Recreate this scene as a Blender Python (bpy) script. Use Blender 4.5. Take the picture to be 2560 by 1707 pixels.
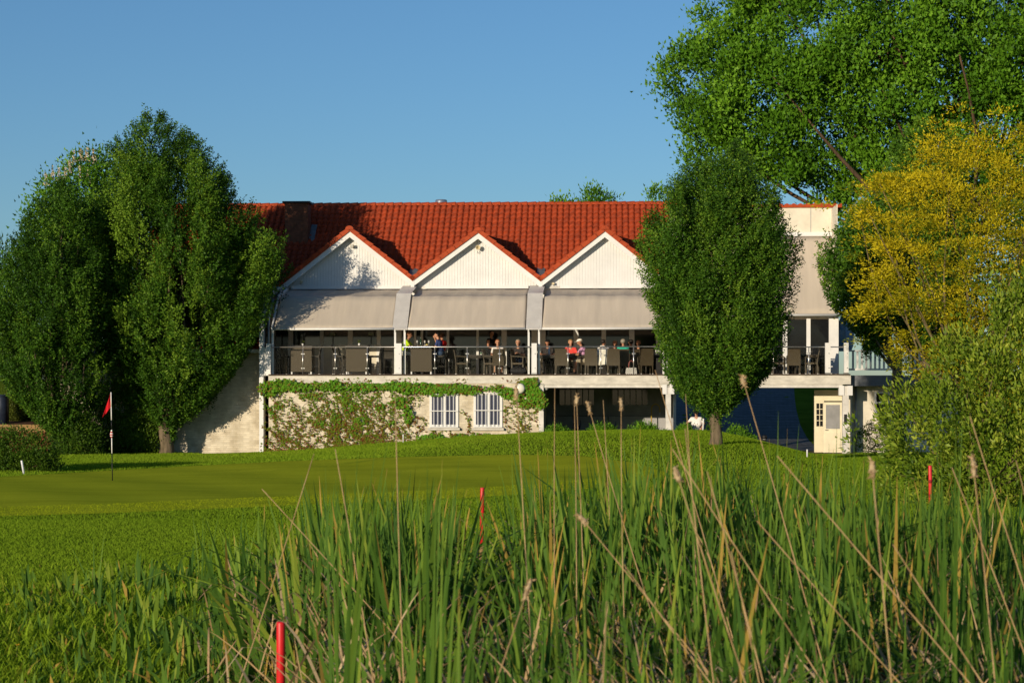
import bpy, bmesh, math, random
import numpy as np
from mathutils import Vector, Matrix

R = math.radians
rng = np.random.default_rng(7)
random.seed(7)
scene = bpy.context.scene
for _o in list(bpy.data.objects):
    bpy.data.objects.remove(_o)
COL = scene.collection

# ------------------------------------------------------------------ camera
F = 4978.0            # focal length in pixels of a 2560 px wide frame (70 mm on 36 mm)
CX, HY, EYE = 1280.0, 1000.0, 2.0
cam = bpy.data.cameras.new('camera')
cam_o = bpy.data.objects.new('camera', cam)
COL.objects.link(cam_o)
cam.sensor_width = 36.0
cam.lens = 70.0
cam_o.location = (0, 0, EYE)
cam_o.rotation_euler = (R(90), 0, 0)
cam.shift_y = (HY - 853.5) / 2560.0
cam.clip_start = 0.1
cam.clip_end = 3000
cam.dof.use_dof = True
cam.dof.focus_distance = 70.0
cam.dof.aperture_fstop = 8.0
scene.camera = cam_o

# ------------------------------------------------------------------ world, sun, exposure
SUN_EL = R(9.0)
SUN_ROT = R(213.0)     # low evening sun, behind the camera and to its left
world = bpy.data.worlds.new('World')
scene.world = world
world.use_nodes = True
wn, wl = world.node_tree.nodes, world.node_tree.links
sky_t = wn.new('ShaderNodeTexSky')
sky_t.sky_type = 'NISHITA'
sky_t.sun_disc = False
sky_t.sun_elevation = SUN_EL
sky_t.sun_rotation = SUN_ROT
sky_t.altitude = 150
sky_t.air_density = 1.0
sky_t.dust_density = 0.35
sky_t.ozone_density = 4.4
wl.new(sky_t.outputs[0], wn['Background'].inputs[0])
wn['Background'].inputs[1].default_value = 0.128
sun = bpy.data.lights.new('sun', 'SUN')
sun.energy = 5.0
sun.angle = R(0.5)
sun.color = (1.0, 0.84, 0.62)
sun_o = bpy.data.objects.new('sun', sun)
COL.objects.link(sun_o)
_sd = Vector((math.sin(SUN_ROT) * math.cos(SUN_EL), math.cos(SUN_ROT) * math.cos(SUN_EL), math.sin(SUN_EL)))
sun_o.rotation_euler = _sd.to_track_quat('Z', 'Y').to_euler()
sun_o.location = (-30, -40, 30)
scene.view_settings.view_transform = 'Standard'
scene.view_settings.look = 'None'
scene.view_settings.exposure = 0.0
scene.view_settings.gamma = 1.0
scene.view_settings.use_curve_mapping = False
scene.render.engine = 'CYCLES'
scene.cycles.max_bounces = 8
scene.cycles.transparent_max_bounces = 12

# ------------------------------------------------------------------ helpers
def wx(px, Y): return (px - CX) / F * Y
def wz(py, Y): return EYE - (py - HY) / F * Y

class MB:
    """collects shapes; build() links them as ONE mesh object"""
    def __init__(s): s.v = []; s.f = []; s.m = []
    def add(s, verts, faces, mi=0):
        b = len(s.v); s.v += [tuple(p) for p in verts]
        s.f += [tuple(i + b for i in f) for f in faces]; s.m += [mi] * len(faces)
        return s
    def box(s, x0, x1, y0, y1, z0, z1, mi=0):
        return s.add([(x0,y0,z0),(x1,y0,z0),(x1,y1,z0),(x0,y1,z0),(x0,y0,z1),(x1,y0,z1),(x1,y1,z1),(x0,y1,z1)],
              [(0,3,2,1),(4,5,6,7),(0,1,5,4),(1,2,6,5),(2,3,7,6),(3,0,4,7)], mi)
    def cbox(s, c, sz, mi=0):
        return s.box(c[0]-sz[0]/2, c[0]+sz[0]/2, c[1]-sz[1]/2, c[1]+sz[1]/2, c[2]-sz[2]/2, c[2]+sz[2]/2, mi)
    def prism_xz(s, poly, y0, y1, mi=0):
        n = len(poly)
        v = [(p[0], y0, p[1]) for p in poly] + [(p[0], y1, p[1]) for p in poly]
        f = [tuple(range(n)), tuple(range(2*n-1, n-1, -1))] + [(i, i+n, (i+1) % n + n, (i+1) % n) for i in range(n)]
        return s.add(v, f, mi)
    def prism_yz(s, poly, x0, x1, mi=0):
        n = len(poly)
        v = [(x0, p[0], p[1]) for p in poly] + [(x1, p[0], p[1]) for p in poly]
        f = [tuple(range(n)), tuple(range(2*n-1, n-1, -1))] + [(i, i+n, (i+1) % n + n, (i+1) % n) for i in range(n)]
        return s.add(v, f, mi)
    def tube(s, pts, rad, n=8, mi=0, caps=True):
        pts = [Vector(p) for p in pts]
        if not hasattr(rad, '__len__'): rad = [rad] * len(pts)
        b = len(s.v); up = None
        for i, p in enumerate(pts):
            d = (pts[min(i+1, len(pts)-1)] - pts[max(i-1, 0)]).normalized()
            if up is None:
                up = Vector((0, 0, 1)) if abs(d.z) < .9 else Vector((1, 0, 0))
            a = d.cross(up).normalized(); up = a.cross(d).normalized()
            for k in range(n):
                t = 2 * math.pi * k / n
                s.v.append(tuple(p + (a * math.cos(t) + up * math.sin(t)) * rad[i]))
        for i in range(len(pts)-1):
            for k in range(n):
                s.f.append((b+i*n+k, b+i*n+(k+1) % n, b+(i+1)*n+(k+1) % n, b+(i+1)*n+k)); s.m.append(mi)
        if caps:
            s.f.append(tuple(b+k for k in range(n-1, -1, -1))); s.m.append(mi)
            e = b + (len(pts)-1)*n
            s.f.append(tuple(e+k for k in range(n))); s.m.append(mi)
        return s
    def lathe(s, prof, c=(0,0,0), n=16, mi=0):
        b = len(s.v)
        for r, z in prof:
            for k in range(n):
                t = 2*math.pi*k/n
                s.v.append((c[0]+r*math.cos(t), c[1]+r*math.sin(t), c[2]+z))
        for i in range(len(prof)-1):
            for k in range(n):
                s.f.append((b+i*n+k, b+i*n+(k+1) % n, b+(i+1)*n+(k+1) % n, b+(i+1)*n+k)); s.m.append(mi)
        s.f.append(tuple(b+k for k in range(n-1, -1, -1))); s.m.append(mi)
        e = b+(len(prof)-1)*n
        s.f.append(tuple(e+k for k in range(n))); s.m.append(mi)
        return s
    def sphere(s, c, r, n=12, m=8, mi=0):
        if not hasattr(r, '__len__'): r = (r, r, r)
        b = len(s.v)
        for i in range(1, m):
            a = math.pi*i/m
            for k in range(n):
                t = 2*math.pi*k/n
                s.v.append((c[0]+r[0]*math.sin(a)*math.cos(t), c[1]+r[1]*math.sin(a)*math.sin(t), c[2]-r[2]*math.cos(a)))
        lo = len(s.v); s.v.append((c[0], c[1], c[2]-r[2])); s.v.append((c[0], c[1], c[2]+r[2]))
        for i in range(m-2):
            for k in range(n):
                s.f.append((b+i*n+k, b+i*n+(k+1) % n, b+(i+1)*n+(k+1) % n, b+(i+1)*n+k)); s.m.append(mi)
        for k in range(n):
            s.f.append((lo, b+(k+1) % n, b+k)); s.m.append(mi)
            e = b+(m-2)*n
            s.f.append((lo+1, e+k, e+(k+1) % n)); s.m.append(mi)
        return s
    def xform(s, M):
        s.v = [tuple(M @ Vector(p)) for p in s.v]; return s
    def mesh(s, name, mat, smooth=False):
        me = bpy.data.meshes.new(name)
        me.from_pydata(s.v, [], s.f)
        for mm in (mat if isinstance(mat, (list, tuple)) else [mat]): me.materials.append(mm)
        me.polygons.foreach_set('material_index', s.m)
        if smooth: me.polygons.foreach_set('use_smooth', [True]*len(s.f))
        me.validate(); me.update()
        return me
    def build(s, name, mat, parent=None, smooth=False):
        return link(name, s.mesh(name, mat, smooth), parent)

def link(name, me, parent=None):
    o = bpy.data.objects.new(name, me); COL.objects.link(o)
    if parent is not None: o.parent = parent
    return o
def tag(o, label=None, cat=None, group=None, kind=None):
    if label: o['label'] = label
    if cat: o['category'] = cat
    if group: o['group'] = group
    if kind: o['kind'] = kind
    return o
def thing(name, label, cat, loc=(0,0,0), rotz=0.0, group=None):
    o = bpy.data.objects.new(name, None); COL.objects.link(o)
    o.empty_display_size = .2; o.location = loc; o.rotation_euler = (0, 0, rotz)
    return tag(o, label, cat, group)
def dup(root, loc, rotz, label, group=None):
    r = root.copy(); COL.objects.link(r); r.location = loc; r.rotation_euler = (0, 0, rotz); r['label'] = label
    if group: r['group'] = group
    for ch in list(root.children):
        c = ch.copy(); COL.objects.link(c); c.parent = r
        for g in list(ch.children):
            d = g.copy(); COL.objects.link(d); d.parent = c
    return r
def npmesh(name, verts, faces, mat, tint=None, smooth=False):
    """numpy mesh: verts Nx3, faces MxK (K = 3 or 4), tint N floats"""
    me = bpy.data.meshes.new(name)
    verts = np.asarray(verts, np.float32); faces = np.asarray(faces, np.int32)
    n, (m, k) = len(verts), faces.shape
    me.vertices.add(n); me.vertices.foreach_set('co', verts.ravel())
    me.loops.add(m*k); me.loops.foreach_set('vertex_index', faces.ravel())
    me.polygons.add(m)
    me.polygons.foreach_set('loop_start', np.arange(0, m*k, k, dtype=np.int32))
    me.polygons.foreach_set('loop_total', np.full(m, k, np.int32))
    if smooth: me.polygons.foreach_set('use_smooth', np.ones(m, bool))
    me.update(calc_edges=True)
    if tint is not None:
        a = me.attributes.new('tint', 'FLOAT', 'POINT'); a.data.foreach_set('value', np.asarray(tint, np.float32))
    me.materials.append(mat)
    return me

# ------------------------------------------------------------------ materials
def newmat(name):
    m = bpy.data.materials.new(name); m.use_nodes = True
    return m, m.node_tree.nodes, m.node_tree.links, m.node_tree.nodes['Principled BSDF']
def mat(name, col, rough=.6, var=.12, scale=3.0, spec=.3, bump=0.0, bscale=40.0, metal=0.0, col2=None, stretch=None, world=False):
    m, n, l, p = newmat(name)
    p.inputs['Roughness'].default_value = rough
    p.inputs['Specular IOR Level'].default_value = spec
    p.inputs['Metallic'].default_value = metal
    tc = n.new('ShaderNodeTexCoord'); src = n.new('ShaderNodeNewGeometry').outputs['Position'] if world else tc.outputs['Object']
    if stretch:
        mp = n.new('ShaderNodeMapping'); mp.inputs['Scale'].default_value = stretch
        l.new(src, mp.inputs[0]); src = mp.outputs[0]
    nz = n.new('ShaderNodeTexNoise'); nz.inputs['Scale'].default_value = scale; nz.inputs['Detail'].default_value = 6
    nz.inputs['Roughness'].default_value = .65
    l.new(src, nz.inputs['Vector'])
    rp = n.new('ShaderNodeValToRGB')
    c2 = col2 if col2 else tuple(c*(1-2*var) for c in col)
    rp.color_ramp.elements[0].position = .32; rp.color_ramp.elements[0].color = (*c2, 1)
    rp.color_ramp.elements[1].position = .68; rp.color_ramp.elements[1].color = (*[min(1, c*(1+var*.5)) for c in col], 1)
    l.new(nz.outputs['Fac'], rp.inputs[0]); l.new(rp.outputs[0], p.inputs['Base Color'])
    if bump:
        nb = n.new('ShaderNodeTexNoise'); nb.inputs['Scale'].default_value = bscale; nb.inputs['Detail'].default_value = 4
        l.new(src, nb.inputs['Vector'])
        bp = n.new('ShaderNodeBump'); bp.inputs['Strength'].default_value = bump; bp.inputs['Distance'].default_value = .02
        l.new(nb.outputs['Fac'], bp.inputs['Height']); l.new(bp.outputs[0], p.inputs['Normal'])
    return m
def leafmat(name, stops, trans=.35, rough=.5, spec=.25, tcol=1.25):
    """leaf: reflecting + translucent; the hue of each leaf comes from its own 'tint' value"""
    m, n, l, p = newmat(name)
    p.inputs['Roughness'].default_value = rough; p.inputs['Specular IOR Level'].default_value = spec
    at = n.new('ShaderNodeAttribute'); at.attribute_name = 'tint'
    rp = n.new('ShaderNodeValToRGB'); e = rp.color_ramp.elements
    e[0].position, e[0].color = stops[0][0], (*stops[0][1], 1)
    e[1].position, e[1].color = stops[-1][0], (*stops[-1][1], 1)
    for pos, c in stops[1:-1]:
        x = e.new(pos); x.color = (*c, 1)
    l.new(at.outputs['Fac'], rp.inputs[0]); l.new(rp.outputs[0], p.inputs['Base Color'])
    tr = n.new('ShaderNodeBsdfTranslucent')
    mx = n.new('ShaderNodeMixRGB'); mx.blend_type = 'MULTIPLY'; mx.inputs[0].default_value = 1
    mx.inputs[2].default_value = (tcol*1.1, tcol, tcol*.45, 1)
    l.new(rp.outputs[0], mx.inputs[1]); l.new(mx.outputs[0], tr.inputs['Color'])
    ms = n.new('ShaderNodeMixShader'); ms.inputs[0].default_value = trans
    l.new(p.outputs[0], ms.inputs[1]); l.new(tr.outputs[0], ms.inputs[2])
    l.new(ms.outputs[0], n['Material Output'].inputs['Surface'])
    return m
def brickmat(name, col, mortar, sc, bw, bh, bump=.6, rough=.75, var=.2, msize=.012):
    m, n, l, p = newmat(name)
    p.inputs['Roughness'].default_value = rough; p.inputs['Specular IOR Level'].default_value = .2
    tc = n.new('ShaderNodeTexCoord'); mp = n.new('ShaderNodeMapping'); mp.inputs['Rotation'].default_value = (R(90), 0, 0)
    l.new(tc.outputs['Object'], mp.inputs[0])
    b = n.new('ShaderNodeTexBrick'); b.inputs['Scale'].default_value = sc
    b.inputs['Brick Width'].default_value = bw; b.inputs['Row Height'].default_value = bh
    b.inputs['Mortar Size'].default_value = msize; b.inputs['Mortar Smooth'].default_value = .3
    b.inputs['Color1'].default_value = (*col, 1); b.inputs['Color2'].default_value = (*[c*(1-var) for c in col], 1)
    b.inputs['Mortar'].default_value = (*mortar, 1)
    l.new(mp.outputs[0], b.inputs['Vector'])
    nz = n.new('ShaderNodeTexNoise'); nz.inputs['Scale'].default_value = 2.2; nz.inputs['Detail'].default_value = 8
    l.new(tc.outputs['Object'], nz.inputs['Vector'])
    rp = n.new('ShaderNodeValToRGB'); rp.color_ramp.elements[0].position = .35; rp.color_ramp.elements[0].color = (.72, .69, .64, 1)
    rp.color_ramp.elements[1].position = .6
    l.new(nz.outputs['Fac'], rp.inputs[0])
    mx = n.new('ShaderNodeMixRGB'); mx.blend_type = 'MULTIPLY'; mx.inputs[0].default_value = 1
    l.new(b.outputs['Color'], mx.inputs[1]); l.new(rp.outputs[0], mx.inputs[2]); l.new(mx.outputs[0], p.inputs['Base Color'])
    nb = n.new('ShaderNodeTexNoise'); nb.inputs['Scale'].default_value = 30
    l.new(tc.outputs['Object'], nb.inputs['Vector'])
    ad = n.new('ShaderNodeMath'); ad.operation = 'MULTIPLY_ADD'; ad.inputs[1].default_value = -1.0
    l.new(b.outputs['Fac'], ad.inputs[0]); l.new(nb.outputs['Fac'], ad.inputs[2])
    bp = n.new('ShaderNodeBump'); bp.inputs['Strength'].default_value = bump; bp.inputs['Distance'].default_value = .012
    l.new(ad.outputs[0], bp.inputs['Height']); l.new(bp.outputs[0], p.inputs['Normal'])
    return m
def wickermat(name, col):
    m, n, l, p = newmat(name)
    p.inputs['Roughness'].default_value = .5; p.inputs['Specular IOR Level'].default_value = .3
    tc = n.new('ShaderNodeTexCoord')
    w = n.new('ShaderNodeTexWave'); w.wave_type = 'BANDS'; w.bands_direction = 'Z'; w.inputs['Scale'].default_value = 24
    w.inputs['Distortion'].default_value = 1.0
    w2 = n.new('ShaderNodeTexWave'); w2.wave_type = 'BANDS'; w2.bands_direction = 'X'; w2.inputs['Scale'].default_value = 20
    l.new(tc.outputs['Object'], w.inputs['Vector']); l.new(tc.outputs['Object'], w2.inputs['Vector'])
    mu = n.new('ShaderNodeMath'); mu.operation = 'MULTIPLY'; l.new(w.outputs['Fac'], mu.inputs[0]); l.new(w2.outputs['Fac'], mu.inputs[1])
    rp = n.new('ShaderNodeValToRGB'); rp.color_ramp.elements[0].color = (*[c*.55 for c in col], 1); rp.color_ramp.elements[1].color = (*col, 1)
    l.new(mu.outputs[0], rp.inputs[0]); l.new(rp.outputs[0], p.inputs['Base Color'])
    bp = n.new('ShaderNodeBump'); bp.inputs['Strength'].default_value = .5; bp.inputs['Distance'].default_value = .004
    l.new(mu.outputs[0], bp.inputs['Height']); l.new(bp.outputs[0], p.inputs['Normal'])
    return m
def clearglass(name, tintc=(.97, .975, .965)):
    m, n, l, p = newmat(name)
    tr = n.new('ShaderNodeBsdfTransparent'); tr.inputs[0].default_value = (*tintc, 1)
    gl = n.new('ShaderNodeBsdfGlossy'); gl.inputs['Roughness'].default_value = .02
    lw = n.new('ShaderNodeFresnel'); lw.inputs['IOR'].default_value = 1.14
    ms = n.new('ShaderNodeMixShader'); l.new(lw.outputs[0], ms.inputs[0]); l.new(tr.outputs[0], ms.inputs[1]); l.new(gl.outputs[0], ms.inputs[2])
    l.new(ms.outputs[0], n['Material Output'].inputs['Surface'])
    return m

MT = {}
MT['white'] = mat('white_paint', (.68, .68, .67), .45, .05, 1.6, .35)
MT['white_weathered'] = mat('weathered_white_paint', (.63, .61, .57), .6, .14, 2.4, .25, .15, 30)
MT['cream_concrete'] = mat('cream_concrete', (.62, .59, .52), .8, .17, 1.8, .15, .3, 20, stretch=(1, 1, 3))
MT['painted_brick'] = brickmat('painted_brick', (.70, .63, .50), (.60, .54, .42), 1.0, .25, .078)
MT['plinth'] = mat('sandstone_plinth', (.42, .27, .17), .85, .2, 3, .15, .3, 20)
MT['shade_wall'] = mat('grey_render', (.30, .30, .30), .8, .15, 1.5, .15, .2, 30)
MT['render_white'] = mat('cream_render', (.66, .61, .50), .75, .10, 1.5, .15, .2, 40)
MT['rail_shade_grey'] = mat('rail_and_shade_grey', (.16, .17, .19), .55, .12, 2, .3)  # wash rail grey; on the right end beam it stands in for shade
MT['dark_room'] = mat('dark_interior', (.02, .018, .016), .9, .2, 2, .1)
MT['deck'] = mat('dark_decking', (.065, .045, .032), .7, .25, 4, .2, .3, 40, stretch=(1, 12, 12))
MT['awning'] = mat('grey_awning_cloth', (.78, .715, .615), .85, .06, 1.1, .1, .12, 6, stretch=(6, .6, .6))
_n, _l = MT['awning'].node_tree.nodes, MT['awning'].node_tree.links
_tr = _n.new('ShaderNodeBsdfTranslucent'); _tr.inputs[0].default_value = (.85, .75, .62, 1)
_ms = _n.new('ShaderNodeMixShader'); _ms.inputs[0].default_value = .48
_l.new(_n['Principled BSDF'].outputs[0], _ms.inputs[1]); _l.new(_tr.outputs[0], _ms.inputs[2]); _l.new(_ms.outputs[0], _n['Material Output'].inputs['Surface'])
MT['panel'] = mat('pale_sheet_metal', (.54, .52, .49), .4, .08, 2.2, .4)
MT['tile'] = mat('red_clay_tile', (.31, .043, .011), .65, .22, 4.2, .15, .25, 60, col2=(.155, .025, .009), world=True)
MT['tile_ridge'] = mat('red_ridge_tile', (.38, .058, .014), .6, .18, 5, .15, .2, 60, col2=(.26, .040, .012), world=True)
MT['lead'] = mat('lead_flashing', (.13, .14, .15), .5, .2, 5, .4)
MT['chimney'] = mat('brown_red_cladding', (.20, .070, .034), .75, .22, 6, .2, .3, 40)
MT['steel'] = mat('stainless_steel', (.62, .60, .57), .28, .05, 5, .5, metal=.85)
MT['zinc'] = mat('zinc_pipe', (.34, .36, .38), .4, .15, 6, .4, metal=.6)
MT['glass_dark'] = mat('dark_window_glass', (.012, .013, .015), .06, .1, 2, .5)
MT['curtain_glass'] = mat('curtained_window_glass', (.085, .095, .15), .12, .2, 5, .5, stretch=(14, 1, .3))
MT['clear_glass'] = clearglass('clear_glass')
MT['wicker'] = wickermat('brown_wicker', (.082, .060, .032))
MT['wicker_dark'] = wickermat('dark_wicker', (.036, .027, .016))
MT['black'] = mat('black_plastic', (.014, .014, .015), .5, .2, 5, .3)
MT['table_top'] = mat('dark_table_top', (.045, .035, .028), .35, .2, 5, .4)
MT['bark'] = mat('grey_brown_bark', (.17, .13, .085), .9, .3, 7, .1, .9, 14, col2=(.06, .05, .03), stretch=(1, 1, .25))
MT['bark_dark'] = mat('dark_oak_bark', (.10, .065, .04), .9, .3, 7, .1, .9, 14, stretch=(1, 1, .25))
MT['twig'] = mat('twig_bark', (.15, .12, .06), .85, .2, 6, .1)
MT['vine'] = mat('vine_stem', (.13, .07, .045), .85, .2, 6, .1)
MT['red_paint'] = mat('red_stake_paint', (.62, .018, .022), .42, .12, 12, .35)
MT['flag_red'] = mat('red_flag_cloth', (.55, .008, .016), .7, .15, 6, .2)
MT['timber'] = mat('weathered_timber', (.36, .22, .09), .8, .25, 5, .15, .3, 20, stretch=(.5, 4, 8))
MT['mulch'] = mat('bark_mulch', (.13, .07, .045), .95, .3, 9, .05, .6, 25)
MT['asphalt'] = brickmat('dark_setts', (.10, .105, .12), (.05, .05, .055), 1.0, .22, .12, .5, .8)
MT['brick_paving'] = brickmat('brown_brick_paving', (.20, .10, .06), (.09, .06, .045), 1.0, .22, .11, .4, .85)
MT['blue'] = mat('blue_plastic', (.02, .05, .20), .45, .1, 5, .4)
MT['navy'] = mat('navy_steel', (.018, .026, .05), .45, .2, 4, .4)
MT['yellow_pipe'] = mat('yellow_pipe', (.50, .33, .04), .5, .2, 6, .3)
MT['cream_door'] = mat('cream_door_paint', (.72, .66, .48), .5, .06, 3, .3)

# ================================================================== SETTING: terrain
def ss(a, b, x):
    t = np.clip((np.asarray(x, float) - a) / (b - a), 0, 1); return t*t*(3-2*t)
def ground_z(x, y):
    x = np.asarray(x, float); y = np.asarray(y, float)
    A = .92*ss(-11, 4, x)*(1-.97*ss(6.6, 11.2, x))
    z = A*ss(46, 68, y)*(1 - .5*ss(70.5, 77, y)*ss(-1, 3, x))
    z = z + 3.1*ss(80, 114, y)
    z = z - .14*(1-ss(19, 26, y))*ss(-3, 0, x)
    z = z - .10*ss(-9, -15, x)*ss(55, 66, y)*0
    z = z + .03*np.sin(x*.5+1.3)*np.sin(y*.31) + .012*np.sin(x*1.7+y*.9)
    return z
def gz(x, y): return float(ground_z(x, y))
def onground(px, py):
    z = 0.0
    for _ in range(30):
        Y = (EYE-z)*F/(py-HY); X = wx(px, Y); z = .5*z + .5*gz(X, Y)
    return X, Y, z

GREEN_TOP = ([-500, 0, 150, 450, 700, 1000, 1290, 1450, 1580, 1680], [1222, 1193, 1184, 1167, 1154, 1143, 1137, 1140, 1156, 1185])
GREEN_BOT = ([-500, 0, 300, 700, 1000, 1200, 1450, 1580, 1680], [1305, 1292, 1283, 1266, 1254, 1244, 1225, 1208, 1187])
def grassmat(name, a, b, c, sc=.8, aniso=(1, 1, 1), bump=.5):
    m, n, l, p = newmat(name)
    p.inputs['Roughness'].default_value = 1; p.inputs['Specular IOR Level'].default_value = 0
    tc = n.new('ShaderNodeTexCoord'); mp = n.new('ShaderNodeMapping'); mp.inputs['Scale'].default_value = aniso
    l.new(tc.outputs['Object'], mp.inputs[0])
    n1 = n.new('ShaderNodeTexNoise'); n1.inputs['Scale'].default_value = sc; n1.inputs['Detail'].default_value = 9; n1.inputs['Roughness'].default_value = .7
    l.new(mp.outputs[0], n1.inputs['Vector'])
    rp = n.new('ShaderNodeValToRGB'); e = rp.color_ramp.elements
    e[0].position = .3; e[0].color = (*a, 1); e[1].position = .72; e[1].color = (*c, 1); x = e.new(.5); x.color = (*b, 1)
    l.new(n1.outputs['Fac'], rp.inputs[0]); l.new(rp.outputs[0], p.inputs['Base Color'])
    n2 = n.new('ShaderNodeTexNoise'); n2.inputs['Scale'].default_value = 45; n2.inputs['Detail'].default_value = 3
    l.new(tc.outputs['Object'], n2.inputs['Vector'])
    bp = n.new('ShaderNodeBump'); bp.inputs['Strength'].default_value = bump; bp.inputs['Distance'].default_value = .03
    l.new(n2.outputs['Fac'], bp.inputs['Height']); l.new(bp.outputs[0], p.inputs['Normal'])
    return m
M_ground = grassmat('turf_soil', (.07, .10, .010), (.10, .15, .013), (.14, .19, .018))
M_green = grassmat('putting_green_turf', (.29, .33, .018), (.37, .41, .022), (.43, .46, .028), .5, (.35, 1.6, 1), .25)

def axis(lo, hi, fine_lo, fine_hi, step, grow=1.25):
    a = list(np.arange(fine_lo, fine_hi+1e-6, step)); d = step
    while a[-1] < hi: d *= grow; a.append(a[-1]+d)
    d = step; b = [fine_lo]
    while b[-1] > lo: d *= grow; b.append(b[-1]-d)
    return np.array(sorted(set(b[1:] + a)))
gx = axis(-900, 900, -24, 24, .5); gy = axis(-200, 1800, 5, 118, .5)
GX, GY = np.meshgrid(gx, gy)
GV = np.stack([GX, GY, ground_z(GX, GY)], -1).reshape(-1, 3)
nx, ny = len(gx), len(gy)
ii, jj = np.meshgrid(np.arange(nx-1), np.arange(ny-1))
q = (jj*nx+ii).ravel()
ground = link('ground', npmesh('ground', GV, np.stack([q, q+1, q+nx+1, q+nx], 1), M_ground, smooth=True))
tag(ground, 'mown green grass ground rising to a low mound', 'ground', kind='structure')

def sheet(name, mat_, top, bot, n=60, m=26, lift=.008, label='', cat=''):
    xs = np.linspace(max(top[0][0], bot[0][0]), min(top[0][-1], bot[0][-1]), n)
    V = []
    for xx in xs:
        yt = np.interp(xx, *top); yb = np.interp(xx, *bot)
        X0, Y0, _ = onground(xx, yt); X1, Y1, _ = onground(xx, yb)
        for k in range(m):
            t = k/(m-1); X = X0+(X1-X0)*t; Y = Y0+(Y1-Y0)*t; V.append((X, Y, gz(X, Y)+lift))
    i, j = np.meshgrid(np.arange(m-1), np.arange(n-1)); qq = (j*m+i).ravel()
    o = link(name, npmesh(name, V, np.stack([qq, qq+1, qq+m+1, qq+m], 1), mat_, smooth=True))
    return tag(o, label, cat, kind='structure')
sheet('putting_green', M_green, GREEN_TOP, GREEN_BOT, 90, 40, .012, 'closely mown putting green around the flagstick', 'green')

# driveway through the underpass and brown paving at the door
def strip(name, mat_, path, w0, w1, lift, label, cat):
    V = []; Fc = []
    for k, (X, Y) in enumerate(path):
        for t in np.linspace(-w0, w1, 9): V.append((X+t, Y, gz(X+t, Y)+lift))
    for k in range(len(path)-1):
        for i in range(8): Fc.append((k*9+i, k*9+i+1, (k+1)*9+i+1, (k+1)*9+i))
    return tag(link(name, npmesh(name, V, Fc, mat_, smooth=True)), label, cat, kind='structure')
strip('driveway', MT['asphalt'], [(9.2+.012*(Y-77)**1.6, Y) for Y in np.arange(76.6, 116, 1.5)], 3.4, 3.2, .01, 'dark paved driveway rising beyond the underpass', 'road')
strip('paving', MT['brick_paving'], [(11.2, Y) for Y in np.arange(73.2, 77.6, .4)], 1.7, 1.6, .012, 'brown brick paving in front of the open door', 'paving')

# ================================================================== CLUBHOUSE
TH = R(2.8); cT, sT = math.cos(TH), math.sin(TH)
OB = (0.0, 75.0)
def Bu(px, v):
    a = (px-CX)/F
    return (a*(OB[1]+v*cT) - v*sT) / (cT + a*sT)
def BY(u, v): return OB[1] - u*sT + v*cT
def B(px, py, v):
    u = Bu(px, v); return u, EYE - (py-HY)/F*BY(u, v)
def BW(u, v, z=0.0): return Vector((u*cT + v*sT, OB[1] - u*sT + v*cT, z))
ZD = B(1300, 935, 0)[1]            # terrace floor level, about 2.98 m

club = thing('clubhouse', 'white clubhouse with red tiled roof, three gables and a long raised terrace', 'building', (OB[0], OB[1], 0), -TH)
def zb(py, v, px=1300): return B(px, py, v)[1]

U_FIN0, U_FIN1 = Bu(648, 0), Bu(671, 0)
U_IV1 = Bu(1352, 0)
U_R = Bu(2127, 0)
Z_BT = zb(958, 0)                  # underside of the edge beam

# --- lower walls
mb = MB().box(U_FIN1, U_IV1, .06, .36, -1.2, Z_BT-.003)
wall_ivy = mb.build('lower_wall', MT['painted_brick'], club); wall_ivy['label'] = 'cream painted brick wall under the terrace'
MB().box(U_FIN1+.01, Bu(880, 0), .045, .06, -1.2, zb(1122, 0)).build('plinth', MT['plinth'], club)
VU = 6.6
MB().box(U_IV1-.34, U_IV1-.002, .36, VU, -1.2, Z_BT-.02).build('side_wall', MT['render_white'], club)
MB().box(Bu(1347, 0), Bu(1359, 0), -.02, .36, -1.2, Z_BT-.006).build('corner_pier', MT['white_weathered'], club)
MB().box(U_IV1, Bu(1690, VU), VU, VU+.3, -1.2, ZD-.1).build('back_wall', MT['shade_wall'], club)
MB().box(U_IV1+.02, Bu(1688, VU), VU-.045, VU-.002, -1.2, zb(1038, VU)).build('dado', mat('pale_dado', (.36, .36, .37), .7, .1, 2), club)
# edge beam and lip
MB().box(U_FIN1, U_IV1, 0, .36, Z_BT, ZD-.05).build('edge_beam', MT['cream_concrete'], club)
MB().box(U_IV1, U_R, -.02, .30, zb(961, 0), ZD-.05).build('edge_beam', MT['cream_concrete'], club)
MB().box(U_IV1+.01, U_R-.3, .03, .26, zb(969, 0), zb(961, 0)-.002).build('beam_lip', MT['white_weathered'], club)
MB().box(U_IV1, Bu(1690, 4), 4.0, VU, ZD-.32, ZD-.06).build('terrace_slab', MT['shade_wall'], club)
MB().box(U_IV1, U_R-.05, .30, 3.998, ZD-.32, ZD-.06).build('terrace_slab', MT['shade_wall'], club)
# terrace decking, boards run along the edge
nb_ = 28
for k in range(nb_):
    v0 = -.06 + k*4.08/nb_
    MB().box(U_FIN1+.01, U_R-.02, v0, v0+4.08/nb_-.008, ZD-.048, ZD).build('deck_board', MT['deck'], club)
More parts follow.
